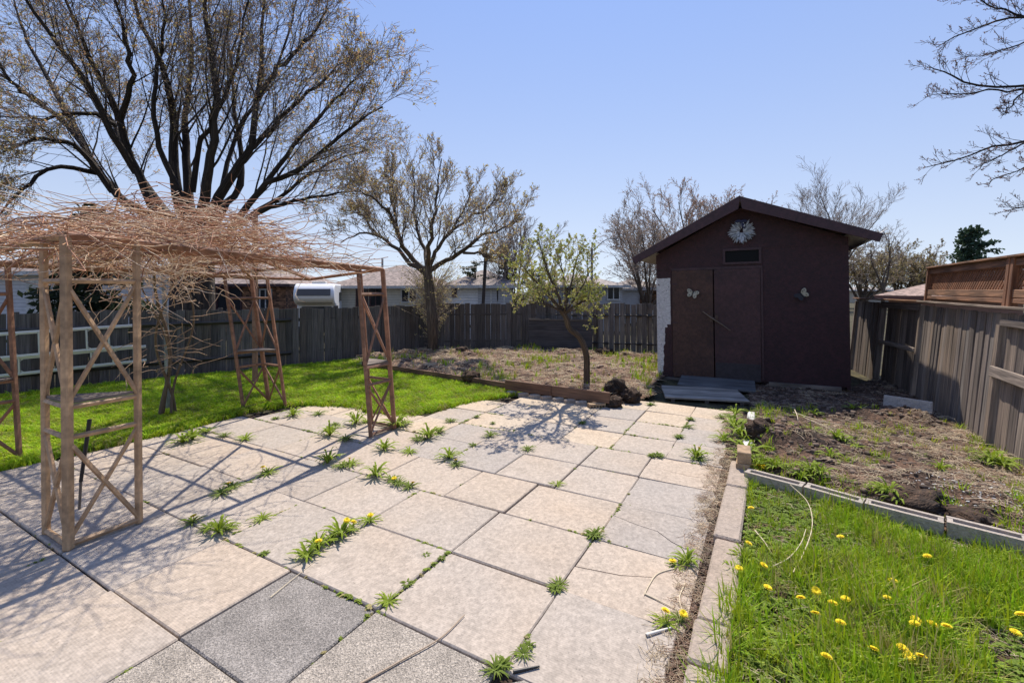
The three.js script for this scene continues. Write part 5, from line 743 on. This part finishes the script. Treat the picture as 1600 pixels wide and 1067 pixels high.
scatter('dry_straw', 'dead straw and stalks strewn on the vegetable bed', 'straw', strawGeo, strawMat, bed2Poly, 2900, 13, (x, d, q) => { const [a, b] = toAB(x, -d); if ((a > 7.1 && q() < 0.8) || (fbm(x * 1.3, d * 1.3, 1) + (b > 0.5 ? 0.12 : -0.1) < 0.05 && q() < 0.86)) return null; return { s: 0.7 + 0.7 * q(), c: straw(q), flat: 1 }; }, (x, d) => bed2H(x, d, edgeDist(bed2Poly, x, d)));
scatter('bed_grass', 'sparse grass sprouting from the garden bed', 'grass', tuft(3, 7, 0.11, 0.005, 0.07), grassMat, bedPoly, 1700, 14, (x, d, q) => { const f = fbm(x * 0.9 + 4, d * 0.9, 2); if (f < 0.14 && !(x > 2.2 && d < 10.6) && q() < 0.93) return null; return { s: 0.6 + 0.8 * q(), c: green(q, 0.15) }; }, (x, d) => bedH(x, d, edgeDist(bedPoly, x, d)));
scatter('bed_grass', 'sparse grass sprouting from the vegetable bed', 'grass', tuft(4, 7, 0.08, 0.004, 0.06), grassMat, bed2Poly, 1500, 15, (x, d, q) => { const f = fbm(x * 1.4 + 4, d * 1.4, 6), [a] = toAB(x, -d); if (a > 7.4) return null; if (f < 0.12 && edgeDist(bed2Poly, x, d) > 0.25 && q() < 0.93) return null; return { s: 0.5 + 0.8 * q(), c: green(q, 0.12) }; }, (x, d) => bed2H(x, d, edgeDist(bed2Poly, x, d)));
const stripPoly = [xd(0.9, -0.46), xd(7.0, -0.5), xd(7.2, -0.3), xd(0.9, -0.32)];
const kerbPoly = [xd(0.95, -0.66), xd(1.6, -0.56), xd(1.95, -0.40), xd(1.95, -0.32), xd(0.95, -0.32)];
scatter('kerb_grass', 'long grass growing between the last slab and the kerb', 'grass', tuft(12, 8, 0.12, 0.0036, 0.05), grassMat, kerbPoly, 150, 37, (x, d, q) => ({ s: 0.5 + 0.7 * q(), c: green(q, 0.2) }), () => -0.01);
const crumbGeo = new THREE.IcosahedronGeometry(0.008, 0).scale(1.4, 0.6, 1);
scatter('leaf_litter', 'brown leaf litter and crumbs along the kerb', 'litter', strawGeo, strawMat, stripPoly, 900, 16, (x, d, q) => ({ s: 0.4 + 0.5 * q(), c: straw(q), flat: 1 }), () => -0.004);
scatter('soil_crumbs', 'dark crumbs of earth between slabs and kerb', 'crumbs', crumbGeo, strawMat, stripPoly, 2600, 17, (x, d, q) => { const k = 0.5 + q(); return { s: 0.4 + 1.1 * q(), c: lin(.12 * k, .08 * k, .06 * k), flat: 1 }; }, () => -0.008);
scatter('soil_crumbs', 'loose clumps of earth over the garden bed', 'crumbs', lump(0.03, 0.7, 3, 0.5, 1).toNonIndexed(), strawMat, bedPoly, 2600, 18, (x, d, q) => { const k = 0.5 + q(); return { s: 0.4 + 1.3 * q() * q(), c: lin(.25 * k, .175 * k, .125 * k), flat: 1 }; }, (x, d) => bedH(x, d, edgeDist(bedPoly, x, d)) - 0.008);
scatter('soil_crumbs', 'loose clumps of earth over the vegetable bed', 'crumbs', lump(0.022, 0.7, 6, 0.5, 1).toNonIndexed(), strawMat, bed2Poly, 4200, 19, (x, d, q) => { const k = 0.5 + q(); return { s: 0.35 + 1.4 * q() * q(), c: lin(.13 * k, .09 * k, .065 * k), flat: 1 }; }, (x, d) => bed2H(x, d, edgeDist(bed2Poly, x, d)) - 0.006);
{ const p = gr(1545, 790), c = [p.x, -p.z], poly = Array.from({ length: 9 }, (_, i) => [c[0] + 0.55 * Math.cos(i * 0.7), c[1] + 0.4 * Math.sin(i * 0.7)]); scatter('white_crumbs', 'white gravel crumbs spilled behind the large concrete block', 'gravel', crumbGeo, strawMat, poly, 420, 20, (x, d, q) => { const k = 0.7 + 0.3 * q(); return { s: 0.4 + 0.9 * q(), c: lin(.62 * k, .60 * k, .56 * k), flat: 1 }; }, (x, d) => bed2H(x, d, edgeDist(bed2Poly, x, d)) + 0.003); }
// dandelions and other weeds, built once and copied
const leafGreen = leafMat(.25, .335, .025, 0.42), leafDeep = leafMat(.165, .225, .03, 0.38), yellow = mat(.88, .66, .01, { roughness: 0.8 });
function rosette(seed, n, L, up, w) { const q = rngOf(seed), mb = new MB(); for (let i = 0; i < n; i++) { const a = i / n * 6.283 + q() * 0.6, l = L * (0.55 + 0.6 * q()), el = up * (0.5 + 0.8 * q()), c = Math.cos(a), s = Math.sin(a), pts = [], wd = [], S = 7; for (let k = 0; k <= S; k++) { const t = k / S; pts.push(V(c * l * t * (1 - 0.1 * el), 0.004 + l * el * t * (1 - 0.75 * t), s * l * t * (1 - 0.1 * el))); wd.push(w * l * (0.15 + 0.85 * Math.sin(Math.PI * Math.min(1, 0.18 + 0.8 * t))) * (k % 2 ? 0.6 : 1.1)); } wd[S] = 0.001; const side = V(-s, (q() - 0.5) * 0.6, c).normalize(); mb.strip(pts, wd, side); } return mb.geo(); }
const flowerGeo = (() => { const mb = new MB(), q = rngOf(4); for (let r = 0; r < 4; r++) for (let i = 0; i < 15; i++) { const a = (i + r * 0.5) / 15 * 6.283, L = 0.019 - r * 0.0035, el = 0.25 + r * 0.4, c = Math.cos(a), s = Math.sin(a); mb.strip([V(c * 0.002, 0.001 * r, s * 0.002), V(c * L * 0.6, L * el * 0.6, s * L * 0.6), V(c * L, L * el * 0.7, s * L)], [0.0012, 0.0022, 0.0016], V(-s, 0, c)); } return mb.geo(); })();
const stemGeo = (h) => { const mb = new MB(); mb.tube([V(0, 0, 0), V(0.006, h * 0.5, 0.003), V(0, h, 0)], [0.0028, 0.0025, 0.0022], 6); return mb.geo(); };
function weed(kind) { const g = new THREE.Group(), m = kind % 2 ? leafDeep : leafGreen; const add = (n, geo, mm) => { const o = new THREE.Mesh(geo, mm); o.name = n; o.castShadow = o.receiveShadow = true; g.add(o); return o; };
  if (kind === 0) add('leaves', rosette(3, 22, 0.13, 0.6, 0.062), m); if (kind === 1) add('leaves', rosette(9, 30, 0.105, 0.85, 0.058), m); if (kind === 2) { add('leaves', rosette(14, 20, 0.145, 1.25, 0.066), m); add('inner_leaves', rosette(15, 14, 0.11, 1.9, 0.07), leafGreen); } if (kind === 3) add('leaves', rosette(21, 28, 0.075, 0.9, 0.13), m);
  return g; }
const protos = [0, 1, 2, 3].map(weed);
function plant(name, kind, p, s, label, cat, group, flowers = 0, turn = R() * 6.28) {
  const g = protos[kind].clone(); g.name = numbered(name); g.position.copy(p); g.rotation.y = turn; g.scale.set(s, s * rr(0.9, 1.2), s); scene.add(g); tag(g, label, cat, group);
  for (let i = 0; i < flowers; i++) { const h = rr(0.035, 0.085), a = R() * 6.28, r = rr(0.01, 0.05), st = mesh('stem', stemGeo(h), leafGreen, g); st.position.set(Math.cos(a) * r, 0, Math.sin(a) * r); const f = mesh('flower_head', flowerGeo, yellow, st); f.position.y = h; f.scale.setScalar(1.25 / s); f.rotation.set(rr(-.4, .4), 0, rr(-.4, .4)); }
  return g;
}
R = rngOf(606);
{
  const spots = [[383, 687, .9, 0], [345, 772, .9, 1], [362, 762, .8, 1, 1], [418, 740, .8, 0, 1], [457, 650, 1, 2], [497, 648, 1, 1], [515, 681, 1.05, 2], [540, 688, 1, 1], [556, 662, 1.1, 2], [572, 660, .8, 0], [511, 724, .9, 2], [535, 730, .8, 1], [548, 726, .8, 0, 1], [600, 703, .9, 2], [587, 744, .9, 2], [622, 757, .8, 1, 1], [639, 762, .75, 1, 1], [612, 750, .7, 1], [341, 832, .75, 2], [358, 826, .6, 1], [300, 817, .7, 1, 1], [325, 826, .65, 1], [409, 811, .6, 0], [412, 866, .42, 3], [480, 872, .7, 2], [495, 858, .7, 2, 1], [518, 846, .7, 1], [532, 838, .8, 2, 1], [547, 830, .65, 1, 1], [577, 814, .65, 0, 1], [350, 682, .8, 1], [670, 684, 1.1, 2], [686, 676, .9, 1], [653, 688, .9, 1], [640, 707, .75, 0], [704, 659, .8, 1], [702, 716, .9, 2], [712, 727, .75, 1, 1], [766, 682, .9, 1], [824, 703, .75, 1], [739, 697, .6, 3], [926, 839, .72, 3], [931, 836, .6, 1], [868, 922, .55, 3], [873, 916, .55, 1], [826, 1010, .4, 3], [818, 1022, .45, 1], [870, 757, .5, 0], [1079, 656, .8, 3], [1076, 668, .7, 1], [1061, 684, .8, 3], [1030, 713, .8, 3], [1018, 713, .6, 3], [1088, 716, .9, 2, 1], [1094, 720, .7, 1], [910, 662, .7, 3], [1017, 633, .9, 3], [1127, 653, .8, 1], [1132, 690, .9, 2], [607, 940, .5, 0], [636, 913, .45, 3], [666, 868, .35, 3], [690, 873, .35, 3], [745, 652, .6, 3], [770, 662, .5, 3], [300, 687, 1.1, 2], [322, 676, 1.0, 1], [285, 692, 1, 2], [430, 655, .7, 3], [523, 664, .8, 3], [775, 1048, .55, 1], [788, 1040, .5, 3], [1060, 884, .5, 0, 1], [1075, 880, .6, 2], [1040, 975, .5, 0, 1], [1062, 968, .5, 1, 1]];
  const desc = (u, v) => { const cols = u < 360 ? 'near the tall arbor tower' : u < 460 ? 'in front of the far arbor tower' : u < 580 ? 'left of the rusty arbor tower' : u < 700 ? 'beside the rusty arbor tower' : u < 900 ? 'on the middle of the patio' : u < 1040 ? 'on the shed side of the patio' : 'along the kerb'; return cols; };
  const kinds = ['spreading dandelion rosette', 'dense dark weed tuft', 'upright leafy dandelion clump', 'tiny creeping weed'];
  for (const [u, v, s, k, f] of spots) plant('patio_weed', k, gr(u, v).setY(-0.006), s * 1.38, `${f ? 'flowering ' : ''}${kinds[k]} ${desc(u, v)}`, 'weed', `${f ? 'flowering ' : ''}${kinds[k]}s ${desc(u, v)}`, f || 0);
  plant('patio_weed', 2, gr(620, 668).setY(0), 1.9, 'largest dark dandelion clump at the foot of the rusty tower', 'weed', undefined, 0); plant('patio_weed', 1, gr(630, 665).setY(0), 1.6, 'dense low weed right of the largest dandelion clump', 'weed', undefined, 0);
}
{
  const bedY = (p) => bed2H(p.x, -p.z, edgeDist(bed2Poly, p.x, -p.z)) - 0.01;
  const spots = [[1148, 668, 1.7, 2], [1158, 680, 2.0, 2], [1167, 702, 1.8, 2], [1174, 690, 1.5, 2], [1143, 655, 1.4, 1], [1150, 648, 1.3, 2], [1166, 712, 1.4, 2], [1187, 722, 1.0, 2], [1212, 727, 1.0, 2], [1252, 741, 1.0, 2], [1268, 738, 1.1, 2], [1283, 744, .95, 2], [1270, 682, 1.0, 2], [1308, 690, 1.1, 2], [1322, 694, .9, 2], [1392, 775, 1.2, 2], [1405, 782, 1.0, 2], [1380, 770, .9, 2], [1298, 716, 1.0, 2], [1470, 741, .9, 2], [1550, 722, 1.5, 2], [1568, 730, 1.3, 2], [1536, 722, 1.1, 1], [1272, 648, .9, 2], [1332, 648, .9, 2], [1385, 718, .9, 1], [1564, 752, .9, 1], [1363, 735, .9, 1], [1235, 650, .9, 1], [1205, 645, 1, 1], [1185, 640, 1, 1], [1440, 712, .8, 1], [1340, 700, .8, 0], [1245, 690, .8, 0], [1230, 730, .8, 1], [1325, 752, .8, 1]];
  for (const [u, v, s, k] of spots) { const p = gr(u, v, 0.08); p.y = bedY(p); const where = u < 1180 ? 'overgrowing the white border blocks' : u < 1300 ? 'in the near part of the vegetable bed' : u < 1420 ? 'in the middle of the vegetable bed' : 'by the side fence in the vegetable bed'; plant('bed_weed', k, p, s, `${['flat weed rosette', 'low dark weed', 'tall bright green weed'][k]} ${where}`, 'weed', `${['flat rosettes', 'low dark weeds', 'tall bright weeds'][k]} ${where}`); }
  const dand = [[1174, 794], [1170, 846], [1155, 885], [1194, 883], [1200, 915], [1276, 927], [1252, 938], [1322, 936], [1302, 944], [1275, 957], [1396, 905], [1388, 931], [1314, 974], [1432, 965], [1430, 977], [1458, 973], [1480, 982], [1366, 1012], [1411, 1016], [1421, 1030], [1440, 1029], [1292, 1030], [1450, 873], [1314, 836], [1588, 985], [1596, 962]];
  for (const [u, v] of dand) { const p = gr(u, v, 0.09); p.y = -0.005; plant('dandelion', 0, p, 0.75, `yellow dandelion flowering in the side lawn ${u < 1210 ? 'next to the kerb' : u < 1340 ? 'a step from the kerb' : u < 1445 ? 'well away from the kerb' : 'towards the side fence'}`, 'dandelion', 'dandelions in the side lawn', 0).children; const g = scene.children[scene.children.length - 1]; const st = mesh('stem', stemGeo(0.12), leafGreen, g); const f = mesh('flower_head', flowerGeo, yellow, st); f.position.y = 0.12; f.scale.setScalar(1.6); f.rotation.set(rr(-.3, .4), R() * 3, rr(-.3, .3)); }
  for (const [u, v] of [[1190, 727], [1184, 741], [1196, 732], [1187, 734]]) { const p = gr(u, v, 0.06); p.y = 0; plant('dandelion', 1, p, 0.9, 'yellow dandelion flowering beside the tan corner bricks', 'dandelion', 'dandelions by the tan bricks', 2); }
  for (const [u, v, s] of [[1140, 812, .8], [1150, 860, 1], [1165, 880, 1], [1180, 850, .9], [1145, 900, .8], [1200, 800, 1], [1230, 790, 1], [1330, 805, 1], [1370, 815, 1], [1520, 865, 1], [1560, 880, 1.1], [1580, 890, 1], [1240, 770, 1], [1420, 840, .9]]) plant('lawn_weed', R() < 0.5 ? 1 : 2, gr(u, v).setY(0), s * 0.85, `broad leafed weed in the grass ${u < 1210 ? 'along the kerb' : 'in front of the concrete blocks'}`, 'weed', u < 1210 ? 'weeds along the kerb grass' : 'weeds by the concrete blocks');
}
{ // twigs and stalks lying about
  const stick = (label, pts, r, m, y = 0.006, sides = 6) => { const mb = new MB(), p = curve(pts.map(([u, v, h]) => gr(u, v, h || 0).setY((h || 0) + y)), 18); mb.tube(p, p.map((_, i) => r * (1 - 0.5 * i / 18)), sides); return tag(mesh('fallen_twig', mb.geo(), m), label, 'twig'); };
  const tw = mat(.40, .30, .21), pale = mat(.62, .52, .36);
  stick('long curved twig lying across the front slabs', [[560, 1072], [625, 1035], [689, 998], [726, 962]], 0.005, tw); stick('bent pale stalk on the slab by the kerb', [[1057, 889], [1028, 898], [1015, 915], [1007, 931]], 0.0045, pale); stick('straight pale stalk below the bent one', [[1007, 929], [1032, 941], [1060, 955]], 0.0045, pale); stick('short pale stalk near the kerb litter', [[1071, 913], [1062, 936], [1066, 956]], 0.004, pale); stick('whitish stick beside the kerb weeds', [[1010, 994], [1030, 988], [1051, 982]], 0.009, mat(.66, .62, .55)); stick('dark stick in the broken slab corner', [[802, 1052], [820, 1048], [843, 1043]], 0.009, M.dark); stick('thin straw lying over the joint at the front', [[422, 935], [455, 908], [490, 880]], 0.003, pale); stick('small pale twig near the middle slabs', [[739, 702], [745, 694], [752, 690]], 0.006, pale);
  stick('long looping dry stalk in the side lawn', [[1240, 896, .03], [1258, 862, .06], [1270, 820, .09], [1262, 785, .11], [1235, 758, .09]], 0.004, pale); stick('second dry stalk curling in the side lawn', [[1205, 888, .03], [1232, 874, .05], [1252, 850, .07], [1260, 828, .08]], 0.004, pale); stick('dry stalk reaching over the kerb grass', [[1180, 830, .04], [1195, 848, .05], [1208, 868, .04]], 0.004, pale); stick('long straw lying across the vegetable bed', [[1240, 645, .16], [1290, 660, .17], [1340, 668, .16]], 0.005, pale); stick('upright dry straw in the vegetable bed', [[1242, 640, .12], [1247, 655, .2], [1249, 668, .12]], 0.005, pale); stick('crossing straw in the vegetable bed', [[1255, 652, .15], [1300, 672, .16], [1330, 690, .13]], 0.004, pale); stick('thin stem leaning over the concrete block', [[1290, 790, .02], [1297, 775, .1], [1292, 762, .17]], 0.003, pale);
}
scatter('dry_straw', 'dead grass lying low in the side lawn', 'straw', strawGeo, strawMat, lawn2Poly, 1500, 33, (x, d, q) => fbm(x * 3.1, d * 3.1, 20) > 0 && q() < 0.7 ? null : { s: 0.5 + 0.6 * q(), c: straw(q), flat: 1 }, () => 0.012);
{ // things that look alike are told apart by their order in the row
  const ORD = ['leftmost', 'second', 'third', 'fourth', 'fifth', 'sixth', 'seventh', 'eighth', 'ninth', 'tenth', 'eleventh'], by = {};
  for (const o of scene.children) if (o.userData.label && o.userData.group) (by[o.userData.label] ??= []).push(o);
  for (const [lab, list] of Object.entries(by)) if (list.length > 1) { list.sort((a, b) => a.position.x / -a.position.z - b.position.x / -b.position.z); list.forEach((o, i) => { o.userData.label = `${lab}, ${i ? (i === list.length - 1 ? 'rightmost' : ORD[i] + ' from left') : 'leftmost'}`; }); }
}
scene.traverse(o => { if (o.isMesh) o.castShadow = o.receiveShadow = true; });
renderer.render(scene, camera);
